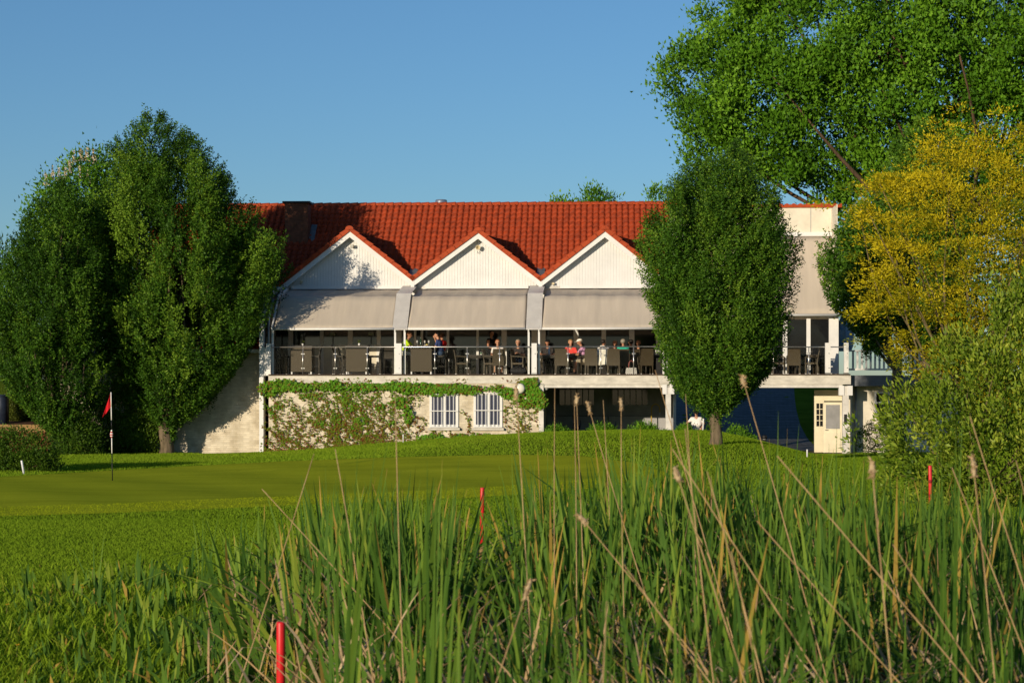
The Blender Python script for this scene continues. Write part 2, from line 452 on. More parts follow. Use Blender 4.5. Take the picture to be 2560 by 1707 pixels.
# posts that carry the terrace
def carry_post(px0, px1, v, py0, py1):
    u0, u1 = Bu(px0, v), Bu(px1, v)
    MB().box(u0, u1, v-.12, v+.14, zb(py1, v), zb(py0, v)).build('post', MT['white_weathered'], club)
    w = u1-u0
    MB().box(u0-w*.62, u0+w*.22, v-.15, v+.17, zb(py0, v)-.35, zb(py0, v)+.01).build('post_bracket', MT['white'], club)
    MB().box(u1-w*.22, u1+w*.62, v-.15, v+.17, zb(py0, v)-.35, zb(py0, v)+.01).build('post_bracket', MT['white'], club)
carry_post(1664, 1677, .15, 962, 1090)
carry_post(2106, 2121, .15, 965, 1160)
MB().box(Bu(1683, .9), Bu(1690, .9), .8, .95, -.5, zb(969, .9)).build('post', MT['white_weathered'], club)

# --- left house part and white end fin
UL0 = Bu(150, .9)
MB().box(UL0, U_FIN0+.05, .9, 1.2, -1.2, 3.98).build('house_wall', MT['painted_brick'], club)
MB().box(UL0-.2, U_FIN0-.01, .42, .56, 3.80, 3.94).build('gutter', MT['white_weathered'], club)
zf = zb(800, 0)
fin = [(0, -1.2), (0, zf), (1.5, zb(741, 1.5)+.10), (3.9, zb(716, 3.9)+.08), (3.9, zb(716, 3.9)-.35), (1.6, zb(741, 1.5)-.28), (.42, zf-.25), (.42, -1.2)]
MB().prism_yz(fin, U_FIN0, U_FIN0+.16).build('end_fin', MT['white'], club)
MB().box(U_FIN0+.165, U_FIN1+.02, .02, .2, ZD-.05, zb(867, 0)).build('end_post', MT['white'], club)
g0 = U_FIN0+.19
MB().prism_yz([(.3, ZD), (.3, zb(800, .3)), (1.5, zb(745, 1.5)), (3.9, zb(722, 3.9)), (3.9, ZD)], g0, g0+.015).build('side_pane', MT['glass_dark'], club)
MB().tube([(g0+.12, .32, ZD), (g0+.12, .36, zb(790, .3)), (g0+.12, 1.3, zb(748, 1.3))], .05, 10).build('downpipe', MT['zinc'], club, True)
# interior darkness of the upper floor and house body behind the glass
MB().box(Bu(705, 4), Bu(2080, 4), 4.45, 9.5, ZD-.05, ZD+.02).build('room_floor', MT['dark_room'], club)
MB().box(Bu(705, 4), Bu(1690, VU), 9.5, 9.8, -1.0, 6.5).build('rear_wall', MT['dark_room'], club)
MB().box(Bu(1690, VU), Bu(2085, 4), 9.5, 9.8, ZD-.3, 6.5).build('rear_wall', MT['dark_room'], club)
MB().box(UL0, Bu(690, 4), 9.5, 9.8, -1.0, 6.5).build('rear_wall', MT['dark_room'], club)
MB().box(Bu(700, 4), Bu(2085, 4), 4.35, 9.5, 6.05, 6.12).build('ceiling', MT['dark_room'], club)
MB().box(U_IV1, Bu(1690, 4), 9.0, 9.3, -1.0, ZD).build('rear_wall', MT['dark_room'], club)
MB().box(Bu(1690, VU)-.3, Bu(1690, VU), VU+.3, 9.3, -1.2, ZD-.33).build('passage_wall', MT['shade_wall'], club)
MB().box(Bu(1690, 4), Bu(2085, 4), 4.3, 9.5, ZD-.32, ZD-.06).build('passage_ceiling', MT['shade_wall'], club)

# --- window front of the terrace (v = 4)
VW = 4.05
ZT = zb(718, 4)
def wframe(px0, px1, py0=730, py1=935, d=.0):
    u0, u1 = Bu(px0, VW), Bu(px1, VW)
    return MB().box(u0, u1, VW-.06-d, VW+.08, ZD+.004 if py1 == 935 else zb(py1, VW), zb(py0, VW)).build('window_mullion', MT['white'], club)
for a, b_ in [(688, 697), (721, 733), (800, 809), (870, 882), (942, 952), (991, 1004), (1035, 1041), (1052, 1058), (1117, 1123),
              (1191, 1197), (1254, 1267), (1329, 1344), (1350, 1364), (1434, 1446), (1504, 1515), (1573, 1586), (1640, 1660)]:
    wframe(a, b_)
for a, b_ in [(697, 721), (733, 800), (809, 870), (882, 942), (952, 991), (1004, 1035), (1041, 1052), (1058, 1117), (1123, 1191), (1197, 1254),
              (1267, 1329), (1364, 1434), (1446, 1504), (1515, 1573), (1586, 1640)]:
    u0, u1 = Bu(a, VW)+.002, Bu(b_, VW)-.002
    low = ZD+.01
    if a in (733, 809, 882):
        low = zb(862, VW)
        MB().box(u0, u1, VW-.03, VW+.05, ZD+.004, low-.06).build('window_parapet', MT['render_white'], club)
        MB().box(u0, u1, VW-.09, VW+.06, low-.058, low-.002).build('window_sill', MT['white'], club)
    MB().box(u0, u1, VW, VW+.02, low, zb(800, VW)).build('window_pane', MT['glass_dark'], club)
    MB().box(u0, u1, VW-.04, VW+.06, zb(800, VW)+.002, zb(790, VW)).build('window_head', MT['white'], club)
MB().box(Bu(688, VW), Bu(1660, VW), VW-.02, VW+.1, zb(790, VW)+.004, ZT+.1).build('wall_above_windows', MT['white'], club)

# --- gables
GV0, GVB = 3.62, 4.0          # rake front, board plane
peaks = [(874, 562), (1195, 566), (1512, 562)]
feet = [[(680, 722), (1031, 692)], [(1031, 692), (1351, 693)], [(1351, 693), (1672, 695)]]
ALPHA = R(37.3)
V_E, Z_E = 4.2, zb(688, 4.2)   # main roof plane passes here
V_RI = 8.45
def roof_z(v): return Z_E + (v-V_E)*math.tan(ALPHA)
Z_RI = roof_z(V_RI)
gable_geo = []
for (pp, ff) in zip(peaks, feet):
    pu, pz = B(pp[0], pp[1]+14, GV0)            # underside of the verge tiles at the peak
    lu, lz = B(ff[0][0], ff[0][1]+8, GV0); ru, rz = B(ff[1][0], ff[1][1]+8, GV0)
    gable_geo.append((pu, pz, lu, lz, ru, rz))
M_board = MT['white']
def line_z(u, g):
    pu, pz, lu, lz, ru, rz = g
    return lz+(pz-lz)*(u-lu)/(pu-lu) if u < pu else rz+(pz-rz)*(u-ru)/(pu-ru)
for gi, g in enumerate(gable_geo):
    pu, pz, lu, lz, ru, rz = g
    zbase = zb(716, GVB)
    back = MB().prism_xz([(lu+.12, zbase-.1), (ru-.12, zbase-.1), (ru-.12, rz-.2), (pu, pz-.12), (lu+.12, lz-.12 if gi else lz-.2)], GVB+.02, GVB+.10)
    gw = back.build('gable_wall', MT['white_weathered'], club)
    w = .112; u = lu+.2
    while u < ru-.2:
        u1 = min(u+w-.007, ru-.14)
        t0, t1 = line_z(u, g)-.16, line_z(u1, g)-.16
        if min(t0, t1) > zbase+.02:
            poly = [(u, zbase), (u1, zbase), (u1, t1)] + ([(pu, pz-.16)] if u < pu < u1 else []) + [(u, t0)]
            MB().prism_xz(poly, GVB-.008, GVB+.018).build('board', M_board, gw)
        u += w
    # rake boards and soffits
    for (fu, fz) in ((lu, lz), (ru, rz)):
        poly = [(fu, fz), (pu, pz), (pu, pz-.27), (fu, fz-.27)]
        MB().prism_xz(poly, GV0, GV0+.05).build('rake_board', MT['white'], club)
        poly = [(fu, fz-.01), (pu, pz-.01), (pu, pz-.06), (fu, fz-.06)]
        MB().prism_xz(poly, GV0+.052, GVB-.01).build('soffit', MT['white'], club)
    # verge tiles, one by one, each stepping over the next
    for sgn, (fu, fz) in ((-1, (lu, lz)), (1, (ru, rz))):
        L = math.hypot(pu-fu, pz-fz); n = max(3, round(L/.37)); d = Vector((pu-fu, 0, pz-fz))/L; nrm = Vector((-d.z, 0, d.x))
        if nrm.z < 0: nrm = -nrm
        for k in range(n):
            a0 = L*k/n-.03; a1 = L*(k+1)/n
            p0 = Vector((fu, 0, fz)) + d*a0; p1 = Vector((fu, 0, fz)) + d*a1
            h0, h1 = .16, .115
            poly = [(p0.x-nrm.x*.03, p0.z-nrm.z*.03), (p1.x-nrm.x*.03, p1.z-nrm.z*.03), ((p1+nrm*h1).x, (p1+nrm*h1).z), ((p0+nrm*h0).x, (p0+nrm*h0).z)]
            MB().prism_xz(poly, GV0-.06, GV0+.28).build('verge_tile', MT['tile_ridge'], club)
        # rest of the slope behind the verge: tiled up to where it meets the main roof
        verts = []; faces = []
        rows = n*1
        for k in range(rows+1):
            p = Vector((fu, 0, fz)) + d*(L*k/rows)
            ve = V_E + (p.z+.1 - Z_E)/math.tan(ALPHA) + .12
            for j in range(25):
                v = GV0+.28 + (max(ve, GV0+.4)-GV0-.28)*j/24
                off = .10 + .03*math.sin(j*1.57)
                verts.append((p.x+nrm.x*off, v, p.z+nrm.z*off))
        for k in range(rows):
            for j in range(24): faces.append((k*25+j, k*25+j+1, (k+1)*25+j+1, (k+1)*25+j))
        tag(MB().add(verts, faces).build('gable_roof', MT['tile'], club, True), kind='stuff')
    # ridge caps of the gable
    ve = V_E + (pz+.1-Z_E)/math.tan(ALPHA)
    k = 0; v = GV0-.1
    while v < ve:
        r = .13 if k == 0 else .115
        prof = [(pu + r*1.25*math.cos(t), pz+.05 + r*math.sin(t)) for t in np.linspace(-.15, math.pi+.15, 9)]
        MB().prism_xz(prof, v, min(v+.36, ve+.2)).build('ridge_tile', MT['tile_ridge'], club); v += .345; k += 1
# valley columns and lead valleys between the gables
for px in (1031, 1351):
    u = Bu(px, GV0)
    MB().box(u-.07, u+.07, GV0-.01, GVB, zb(722, GV0), zb(690, GV0)).build('valley_post', MT['white'], club)
    MB().add([(u-.16, GV0-.02, zb(689, GV0)+.02), (u+.16, GV0-.02, zb(689, GV0)+.02), (u+.16, 4.6, roof_z(4.6)+.03), (u-.16, 4.6, roof_z(4.6)+.03)], [(0, 1, 2, 3)]).build('valley_gutter', MT['lead'], club)

# --- main roof: pantiles, one object each where they show largest
TW, TEXP, TL = .245, .345, .40
def tile_mesh():
    b = MB(); n = 12
    xs = [i/(n-1) for i in range(n)]
    def h(t):
        t = (t+.10) % 1.0
        return 0.085*(math.sin(math.pi*t/.74/2)**1.2 if t < .74 else math.cos(math.pi*(t-.74)/.26/2)**1.1)
    lo = [(t*(TW+.012), 0, h(t)+.032) for t in xs]; hi = [(t*(TW+.012), TL, h(t)+.004) for t in xs]; un = [(t*(TW+.012), .004, h(t)+.006) for t in xs]
    b.add(lo+hi+un, [(i, i+1, n+i+1, n+i) for i in range(n-1)] + [(2*n+i, 2*n+i+1, i+1, i) for i in range(n-1)])
    return b.mesh('roof_tile', MT['tile'], True)
TM = tile_mesh()
TILE_HUNG = math.atan2(roof_z(V_E-.05)-.07-3.9, V_E-.05-.5)
UR0, UR1 = Bu(420, 8), Bu(1700, 8)
Urow0 = Bu(395, 6)
roof = MB().add([(UR0-.5, V_RI, Z_RI-.07), (UR1, V_RI, Z_RI-.07), (UR1, V_E-.05, roof_z(V_E-.05)-.07), (UR0-.5, V_E-.05, roof_z(V_E-.05)-.07)], [(0, 3, 2, 1)]) \
    .add([(UR0-.5, V_E-.05, roof_z(V_E-.05)-.072), (U_FIN0, V_E-.05, roof_z(V_E-.05)-.072), (U_FIN0, .5, 3.9), (UR0-.5, .5, 3.9)], [(0, 3, 2, 1)]) \
    .add([(UR0-.5, V_RI, Z_RI-.07), (UR1, V_RI, Z_RI-.07), (UR1, V_RI+5, Z_RI-3.9), (UR0-.5, V_RI+5, Z_RI-3.9)], [(0, 1, 2, 3)]).build('main_roof', MT['tile'], club)
slope_len_full = (V_RI-.1)/math.cos(ALPHA)
ncol = int((UR1-UR0)/TW); cand = []; rest = []
vis = []
for r_ in range(int(slope_len_full/TEXP)):
    s_ = .14 + (r_+1)*TEXP                       # distance of the lower lip from the ridge, down the slope
    v = V_RI - s_*math.cos(ALPHA); z = Z_RI - s_*math.sin(ALPHA)
    for c_ in range(ncol):
        u = UR0 + c_*TW
        if v < V_E-.06: continue
        # hidden under a gable roof?
        hid = False
        for g in gable_geo:
            if g[2] < u+TW/2 < g[4] and line_z(u+TW/2, g)+.0 > z+.12: hid = True
        if hid: continue
        vis.append((u, v, z, r_, c_))
def px_of(u, v, z):
    p = BW(u, v, z); return CX + p.x/p.y*F, HY - (p.z-EYE)/p.y*F
for t in vis:
    px, py = px_of(t[0]+TW/2, t[1], t[2])
    (cand if 905 < px < 1605 and py < 690 else rest).append((t, px))
cand.sort(key=lambda e: (e[0][3], e[0][4]))
own = [e for e in cand if 1090 < e[1] < 1600 and e[0][3] < 9][:300]
own_set = set((e[0][3], e[0][4]) for e in own)
for (u, v, z, r_, c_), px in own:
    o = link('roof_tile', TM, roof); o.location = (u, v, z + random.uniform(-.003, .004)); o.rotation_euler = (ALPHA + random.uniform(-.012, .012), 0, random.uniform(-.01, .01))
tv = np.array([w.co[:] for w in TM.vertices]); tf = np.array([p.vertices[:] for p in TM.polygons])
ca, sa = math.cos(ALPHA), math.sin(ALPHA)
AV = []; AF = []; nn = 0
for (u, v, z, r_, c_), px in cand + rest:
    if (r_, c_) in own_set: continue
    jz = random.uniform(-.003, .004)
    AV.append(np.stack([u+tv[:, 0], v+tv[:, 1]*ca-tv[:, 2]*sa, z+jz+tv[:, 1]*sa+tv[:, 2]*ca], 1)); AF.append(tf+nn); nn += len(tv)
ch_, sh_ = math.cos(TILE_HUNG), math.sin(TILE_HUNG)
for r_ in range(14):
    for c_ in range(ncol):
        u = UR0 + c_*TW
        if u > U_FIN0-.25: break
        v = .5+r_*TEXP*ch_; z = 3.9+r_*TEXP*sh_
        AV.append(np.stack([u+tv[:, 0], v+tv[:, 1]*ch_-tv[:, 2]*sh_, z+tv[:, 1]*sh_+tv[:, 2]*ch_], 1)); AF.append(tf+nn); nn += len(tv)
tag(link('further_roof_tiles', npmesh('further_roof_tiles', np.concatenate(AV), np.concatenate(AF), MT['tile'], smooth=True), roof), kind='stuff')
u = UR0-.3; k = 0
while u < UR1:
    prof0 = [(V_RI + .155*math.cos(t), Z_RI-.045 + .13*math.sin(t)) for t in np.linspace(0, math.pi, 9)]
    m_ = MB(); n_ = 9
    vs = [(u, p[0], p[1]) for p in prof0] + [(u+.395, V_RI+(p[0]-V_RI)*1.16, Z_RI-.045+(p[1]-Z_RI+.045)*1.22) for p in prof0]
    m_.add(vs, [(i, i+1, n_+i+1, n_+i) for i in range(n_-1)] + [tuple(range(n_-1, -1, -1)), tuple(range(n_, 2*n_))])
    m_.build('ridge_tile', MT['tile_ridge'], roof); u += .375
# --- chimney, clad in courses of small panels
CV0 = 6.05
cu0, cu1 = Bu(712, CV0), Bu(770, CV0); cz0, cz1 = zb(640, CV0), zb(505, CV0)
chim = MB().box(cu0+.02, cu1-.02, CV0+.02, CV0+.78, cz0-.8, cz1).build('chimney', MT['lead'], club)
z = cz0+.22; k = 0
while z < cz1-.05:
    h = min(.205, cz1-z)
    cuts = [0, .5, 1] if k % 2 else [0, .26, .76, 1]
    for a, b_ in zip(cuts, cuts[1:]):
        MB().box(cu0+(cu1-cu0)*a+.003, cu0+(cu1-cu0)*b_-.003, CV0-.006-(k % 2)*.003, CV0+.02, z, z+h-.007).build('cladding_panel', MT['chimney'], chim)
    MB().box(cu1-.02, cu1+.004, CV0+.022, CV0+.78, z, z+h-.007).build('cladding_panel', MT['chimney'], chim)
    MB().box(cu0-.004, cu0+.02, CV0+.022, CV0+.78, z, z+h-.007).build('cladding_panel', MT['chimney'], chim)
    z += .205; k += 1
MB().box(cu0-.09, cu1+.09, CV0-.1, CV0+.88, cz1+.002, cz1+.07).build('chimney_cap', MT['black'], chim)
MB().box(cu0-.05, cu1+.05, CV0-.03, CV0+.02, cz0-.05, cz0+.20).build('flashing', MT['lead'], chim)
MB().prism_yz([(CV0+.1, roof_z(CV0+.1)), (CV0+.95, roof_z(CV0+.95)), (CV0+.95, roof_z(CV0+.95)+.16), (CV0+.1, roof_z(CV0+.1)+.12)], cu1+.01, cu1+.24).build('flashing', MT['lead'], chim)
# steel flue on the far side of the ridge
u, z = Bu(1103, 9.4), zb(500, 9.4)
MB().lathe([(.33, -.9), (.33, -.22), (.25, -.05), (.25, 0), (.22, .02)], (u, 9.4, z), 20).build('roof_vent', MT['steel'], club, True)

# --- awnings
AVF, AVM, AVB = .12, 1.6, 3.93
def aw_profile(pyf=821, pym=741, pyb=722): return [(AVB, zb(pyb, AVB)), (AVM, zb(pym, AVM)), (AVF, zb(pyf, AVF))]
prof = aw_profile()
def awning(pa, pb, label):
    u0, u1 = Bu(pa, AVF), Bu(pb, AVF); n = 49; V = []; seg = 14
    pts = [prof[0], prof[1], prof[2]]
    def along(t):
        if t < .5:
            k = t/.5; return (pts[0][0]+(pts[1][0]-pts[0][0])*k, pts[0][1]+(pts[1][1]-pts[0][1])*k - .05*math.sin(math.pi*k))
        k = (t-.5)/.5; return (pts[1][0]+(pts[2][0]-pts[1][0])*k, pts[1][1]+(pts[2][1]-pts[1][1])*k - .03*math.sin(math.pi*k))
    ph = random.uniform(0, 6)
    for j in range(seg+1):
        v, z = along(j/seg)
        for i in range(n):
            t = i/(n-1)
            ripple = (.012*math.sin(t*23+ph)+.008*math.sin(t*51+ph*2+j*.2))*(.4+.6*abs(math.sin(j*.22)))
            V.append((u0+(u1-u0)*t, v, z+ripple))
    Fc = [(j*n+i, j*n+i+1, (j+1)*n+i+1, (j+1)*n+i) for j in range(seg) for i in range(n-1)]
    aw = MB().add(V, Fc).build('awning', MT['awning'], club, True); aw['label'] = label
    md = aw.modifiers.new('thickness', 'SOLIDIFY'); md.thickness = .006
    MB().tube([(u0-.01, AVF-.02, prof[2][1]-.01), (u1+.01, AVF-.02, prof[2][1]-.01)], .045, 12).build('front_bar', MT['white'], aw, True)
    MB().box(Bu(pa+44, AVB), u1-.03, AVB-.13, AVB+.03, zb(722, AVB)+.005, zb(714, AVB)).build('cassette', MT['white'], aw)
    # valance roller where the cloth folds
    MB().tube([(u0, AVM, prof[1][1]-.05), (u1, AVM, prof[1][1]-.05)], .03, 8).build('fold_roller', MT['white'], aw, True)
    return aw
awning(685, 983, 'grey cloth awning below the first gable')
awning(1020, 1313, 'grey cloth awning below the middle gable')
awning(1356, 1652, 'grey cloth awning below the third gable')
def cover_panel(pa, pb):
    u0, u1 = Bu(pa, AVF), Bu(pb, AVF); h = .13
    pl = [(p[0], p[1]+h) for p in prof]
    pl[2] = (AVF-.03, prof[2][1]-.02)
    lower = [(p[0]+.0, p[1]-.03) for p in reversed(pl)]
    c = MB().prism_yz(pl+lower, u0, u1).build('cover_panel', MT['panel'], club)
    for uu in (u0+.08, u1-.08):
        for k in (.06, .5, .93):
            v = pl[1][0]+(pl[2][0]-pl[1][0])*k; z = pl[1][1]+(pl[2][1]-pl[1][1])*k
            MB().cbox((uu, v, z), (.022, .022, .022)).build('screw', MT['zinc'], c)
    for uu in (u0+.10, u1-.10):
        MB().box(uu-.035, uu+.035, AVF+.02, AVF+.09, ZD, prof[2][1]-.02).build('awning_post', MT['white'], club)
        MB().tube([(uu, AVF+.01, prof[2][1]-.12), (uu, AVF+.01, prof[2][1]-.03)], .03, 8).build('bolt', MT['white'], c)
    return c
cover_panel(981, 1018); cover_panel(1315, 1354); cover_panel(1652, 1690)
# left guide rail of the first awning and its post
gu = Bu(682, AVF)
pl = [(p[0], p[1]+.09) for p in prof]; MB().prism_yz(pl+[(p[0], p[1]-.06) for p in reversed(prof)], gu-.06, gu+.0).build('guide_rail', MT['white'], club)
MB().box(gu-.05, gu+.03, AVF+.02, AVF+.09, ZD, prof[2][1]-.03).build('awning_post', MT['white'], club)

# --- railing: white posts, steel balusters, glass panes, steel handrail
ZR = zb(867, .05)
railing_posts = [(666, 677), (989, 1004), (1329, 1342), (1664, 1677), (2063, 2076), (2110, 2121)]
for a, b_ in railing_posts:
    u0, u1 = Bu(a, .02), Bu(b_, .02)
    o = MB().box(u0, u1, -.05, .12, ZD-.05, zb(858, 0)).build('railing_post', MT['white'], club)
    MB().box(u0-.006, u1+.006, -.056, .126, ZD-.046, ZD+.05).build('post_shoe', MT['steel'], o)
    for py in (884, 920):
        MB().tube([((u0+u1)/2+.03, -.075, zb(py, 0)), ((u0+u1)/2+.03, -.05, zb(py, 0))], .018, 8).build('bolt', MT['zinc'], o)
MB().tube([(Bu(672, .05), .03, ZR), (Bu(1667, .05), .03, ZR)], .022, 10).build('handrail', MT['steel'], club, True)
MB().tube([(Bu(1670, .05), .03, ZR-.02), (Bu(2112, .05), .03, ZR-.02)], .022, 10).build('handrail', MT['steel'], club, True)
bal = [757, 838, 918, 1087, 1168, 1249, 1420, 1502, 1584, 1762, 1850, 1934, 2022]
allx = sorted(bal + [672, 997, 1335, 1670, 2069])
for px in bal:
    u = Bu(px, .03)
    o = MB().tube([(u, .03, ZD), (u, .03, ZR-.02)], .02, 8).build('baluster', MT['steel'], club, True)
    for py in (884, 920):
        MB().cbox((u, .045, zb(py, 0)), (.13, .03, .04)).build('glass_clip', MT['steel'], o)
for a, b_ in zip(allx, allx[1:]):
    u0, u1 = Bu(a, .03)+(.10 if a in (672, 997, 1335, 1670, 2069) else .035), Bu(b_, .03)-(.10 if b_ in (997, 1335, 1670, 2069) else .035)
    MB().box(u0, u1, .04, .05, ZD+.07, ZR-.07).build('railing_glass', MT['clear_glass'], club)

# --- tall right part with the steep awning
VTW = 4.3
tu0, tu1 = Bu(1676, VTW), Bu(2093, VTW)
zt1, zt0 = zb(523, VTW), zb(590, VTW)
MB().box(tu0, tu1, VTW, VTW+.25, ZD+2.2, zt1).build('tall_wall', MT['render_white'], club)
for px in (1700, 1863, 2027):
    MB().box(Bu(px, VTW)-.012, Bu(px, VTW)+.012, VTW-.004, VTW, zt0, zt1-.02).build('wall_joint', MT['shade_wall'], club)
u = tu0
vm = MB(); n = 9
def hw(t): return .055*(.5+.5*math.cos(2*math.pi*t))
xs_ = [i/(n-1) for i in range(n)]
top = [(t*.27, 0, hw(t)+.11) for t in xs_]; bot = [(t*.27, 0, 0) for t in xs_]; bk = [(t*.27, 1.2, hw(t)-.14) for t in xs_]
vm.add(top+bot+bk, [(n+i, n+i+1, i+1, i) for i in range(n-1)] + [(i, i+1, 2*n+i+1, 2*n+i) for i in range(n-1)] + [(n, 0, 2*n), (2*n-1, 3*n-1, n-1)])
VTM = vm.mesh('verge_tile', MT['tile_ridge'])
while u < tu1+.1:
    o = link('verge_tile', VTM, club); o.location = (u, VTW-.08, zt1+.004+random.uniform(-.004, .004)); u += .27
MB().prism_yz([(VTW+.26, zt1+.02), (VTW+5, zt1-1.3), (VTW+5, 5.5), (VTW+.26, 5.5)], tu0, tu1-.02).build('tall_body', MT['render_white'], club)
MB().box(tu0, tu1+.02, VTW-.14, VTW-.005, zb(594, VTW), zb(584, VTW)).build('cassette', MT['white'], club)
VTF = 1.9
zf_ = zb(788, VTF)
ta0, ta1 = tu0+.05, Bu(2094, VTF)
V = []; n = 40
for j in range(13):
    k = j/12
    for i in range(n):
        t = i/(n-1)
        V.append((ta0+(ta1-ta0)*t, VTW-.1+(VTF-VTW+.1)*k, zb(594, VTW)+(zf_-zb(594, VTW))*k - .02*math.sin(math.pi*k) + (.022*math.sin(t*37)+.012*math.sin(t*80+1))*(.3+.7*k)))
aw = MB().add(V, [(j*n+i, j*n+i+1, (j+1)*n+i+1, (j+1)*n+i) for j in range(12) for i in range(n-1)]).build('awning', MT['awning'], club, True)
aw['label'] = 'long steep grey awning on the tall right part'
aw.modifiers.new('thickness', 'SOLIDIFY').thickness = .006
MB().tube([(ta0, VTF-.02, zf_-.02), (ta1+.02, VTF-.02, zf_-.02)], .05, 12).build('front_bar', MT['white'], aw, True)
MB().prism_yz([(VTW-.1, zb(594, VTW)+.04), (VTF, zf_+.04), (VTF, zf_-.06), (VTW-.1, zb(594, VTW)-.06)], ta1+.03, ta1+.09).build('guide_rail', MT['white'], club)
VTG = 2.3
for a, b_ in [(1680, 1690), (1752, 1762), (1830, 1840), (1898, 1908), (1957, 1968), (2016, 2026), (2072, 2096)]:
    MB().box(Bu(a, VTG), Bu(b_, VTG), VTG-.05, VTG+.07, ZD, zb(798, VTG)).build('window_mullion', MT['white'], club)
for a, b_ in [(1690, 1752), (1762, 1830), (1840, 1898), (1908, 1957), (1968, 2016), (2026, 2072)]:
    MB().box(Bu(a, VTG)+.002, Bu(b_, VTG)-.002, VTG, VTG+.02, ZD+.02, zb(800, VTG)).build('window_pane', MT['glass_dark'], club)
MB().box(Bu(1680, VTG), Bu(2096, VTG), VTG-.07, VTG+.09, zb(798, VTG)+.002, zb(792, VTG)).build('window_head', MT['white_weathered'], club)
MB().box(Bu(2096, VTG), Bu(2096, VTG)+.02, VTG, VTW+4, ZD-.3, zb(798, VTG)).build('side_wall', MT['render_white'], club)
MB().box(Bu(2096, VTG)-.05, Bu(2096, VTG)-.02, VTG+.1, VTW+.2, zb(798, VTG), zt1-.05).build('side_wall', MT['render_white'], club)

# --- right low part: wall, window, beam coloured dark for shade, door
VR = 1.2
ur0, ur1 = Bu(2122, VR), Bu(2420, VR)
MB().box(ur0, ur1, VR, VR+.3, -1.0, zb(962, VR)).build('low_wall', MT['render_white'], club)
MB().box(ur0-.1, ur1, VR-.9, VR+.3, zb(965, VR-.9), ZD-.05).build('shaded_beam', MT['rail_shade_grey'], club)  # shade on the beam is put into its dark grey colour
wu0, wu1, wz0, wz1 = Bu(2188, VR), Bu(2290, VR), zb(1030, VR), zb(982, VR)
win = MB().box(wu0, wu1, VR-.03, VR+.0, wz0, wz1).build('window', MT['glass_dark'], club)
for k in range(4):
    uu = wu0+(wu1-wu0)*k/3; MB().box(uu-.035, uu+.035, VR-.06, VR-.031, wz0, wz1).build('window_bar', MT['white'], win)
for zz in (wz0, (wz0+wz1)/2, wz1): MB().box(wu0-.03, wu1+.03, VR-.058, VR-.033, zz-.03, zz+.03).build('window_bar', MT['white'], win)
MB().box(wu0-.08, wu1+.08, VR-.14, VR-.002, wz0-.10, wz0-.035).build('window_sill', MT['white'], win)
MB().tube([(Bu(2139, VR), VR-.08, -.3), (Bu(2139, VR), VR-.08, zb(966, VR))], .045, 8).build('downpipe', MT['zinc'], club, True)
# doorway seen under the terrace
VD = 1.7
MB().box(Bu(2036, VD), Bu(2060, VD), VD, VD+.12, -.3, zb(1002, VD)).build('door_frame', MT['cream_door'], club)
MB().box(Bu(2036, VD)-.0, Bu(2112, VD), VD+.01, VD+.11, zb(1002, VD)+.003, zb(975, VD)).build('door_head', MT['cream_door'], club)
dl = MB().box(Bu(2041, VD), Bu(2057, VD), VD-.006, VD-.001, zb(1065, VD), zb(1008, VD)).build('side_light', MT['glass_dark'], club)
for k in range(3):
    zz = zb(1065, VD)+(zb(1008, VD)-zb(1065, VD))*(k+1)/4
    MB().box(Bu(2041, VD), Bu(2057, VD), VD-.014, VD-.007, zz-.012, zz+.012).build('glazing_bar', MT['cream_door'], dl)
MB().box(Bu(2049, VD)-.012, Bu(2049, VD)+.012, VD-.016, VD-.0075, zb(1065, VD), zb(1008, VD)).build('glazing_bar', MT['cream_door'], dl)
VD2 = .9
du0, du1, dz0, dz1 = Bu(2058, VD2), Bu(2106, VD2), zb(1130, VD2), zb(1005, VD2)
door = MB().box(du0, du1, VD2, VD2+.06, dz0, dz1).build('door', MT['cream_door'], club); door['label'] = 'cream panelled door standing open'
MB().box(du0+.10, du1-.10, VD2-.012, VD2-.002, zb(1071, VD2), dz1-.1).build('door_pane', MT['shade_wall'], door)
MB().box(du0+.07, du1-.07, VD2-.02, VD2-.001, dz0+.1, zb(1079, VD2)).build('door_panel', MT['cream_door'], door)
MB().tube([(du0+.07, VD2-.05, zb(1074, VD2)), (du0+.17, VD2-.05, zb(1074, VD2))], .014, 6).build('door_handle', MT['steel'], door)
MB().box(Bu(2106, 1.6), Bu(2124, 1.6), .95, 1.6, -.6, zb(969, 1.6)).build('door_pier', MT['render_white'], club)
MB().box(Bu(2110, .02), Bu(2117, .02), .0, .03, zb(1055, 0), zb(1035, 0)).build('meter_box', MT['black'], club)
# white picket balustrade at the right end
VP = .5
pz0, pz1 = zb(925, VP), zb(876, VP)
p0, p1 = Bu(2122, VP), Bu(2300, VP)
balus = MB().box(p0, p1, VP-.05, VP+.05, pz1-.06, pz1+.0).build('balustrade', MT['white'], club)
MB().box(p0, p1, VP-.04, VP+.04, pz0-.02, pz0+.05).build('bottom_rail', MT['white'], balus)
k = p0+.12
while k < p1:
    MB().box(k, k+.075, VP-.025, VP+.025, pz0+.052, pz1-.062).build('picket', MT['white'], balus); k += .165

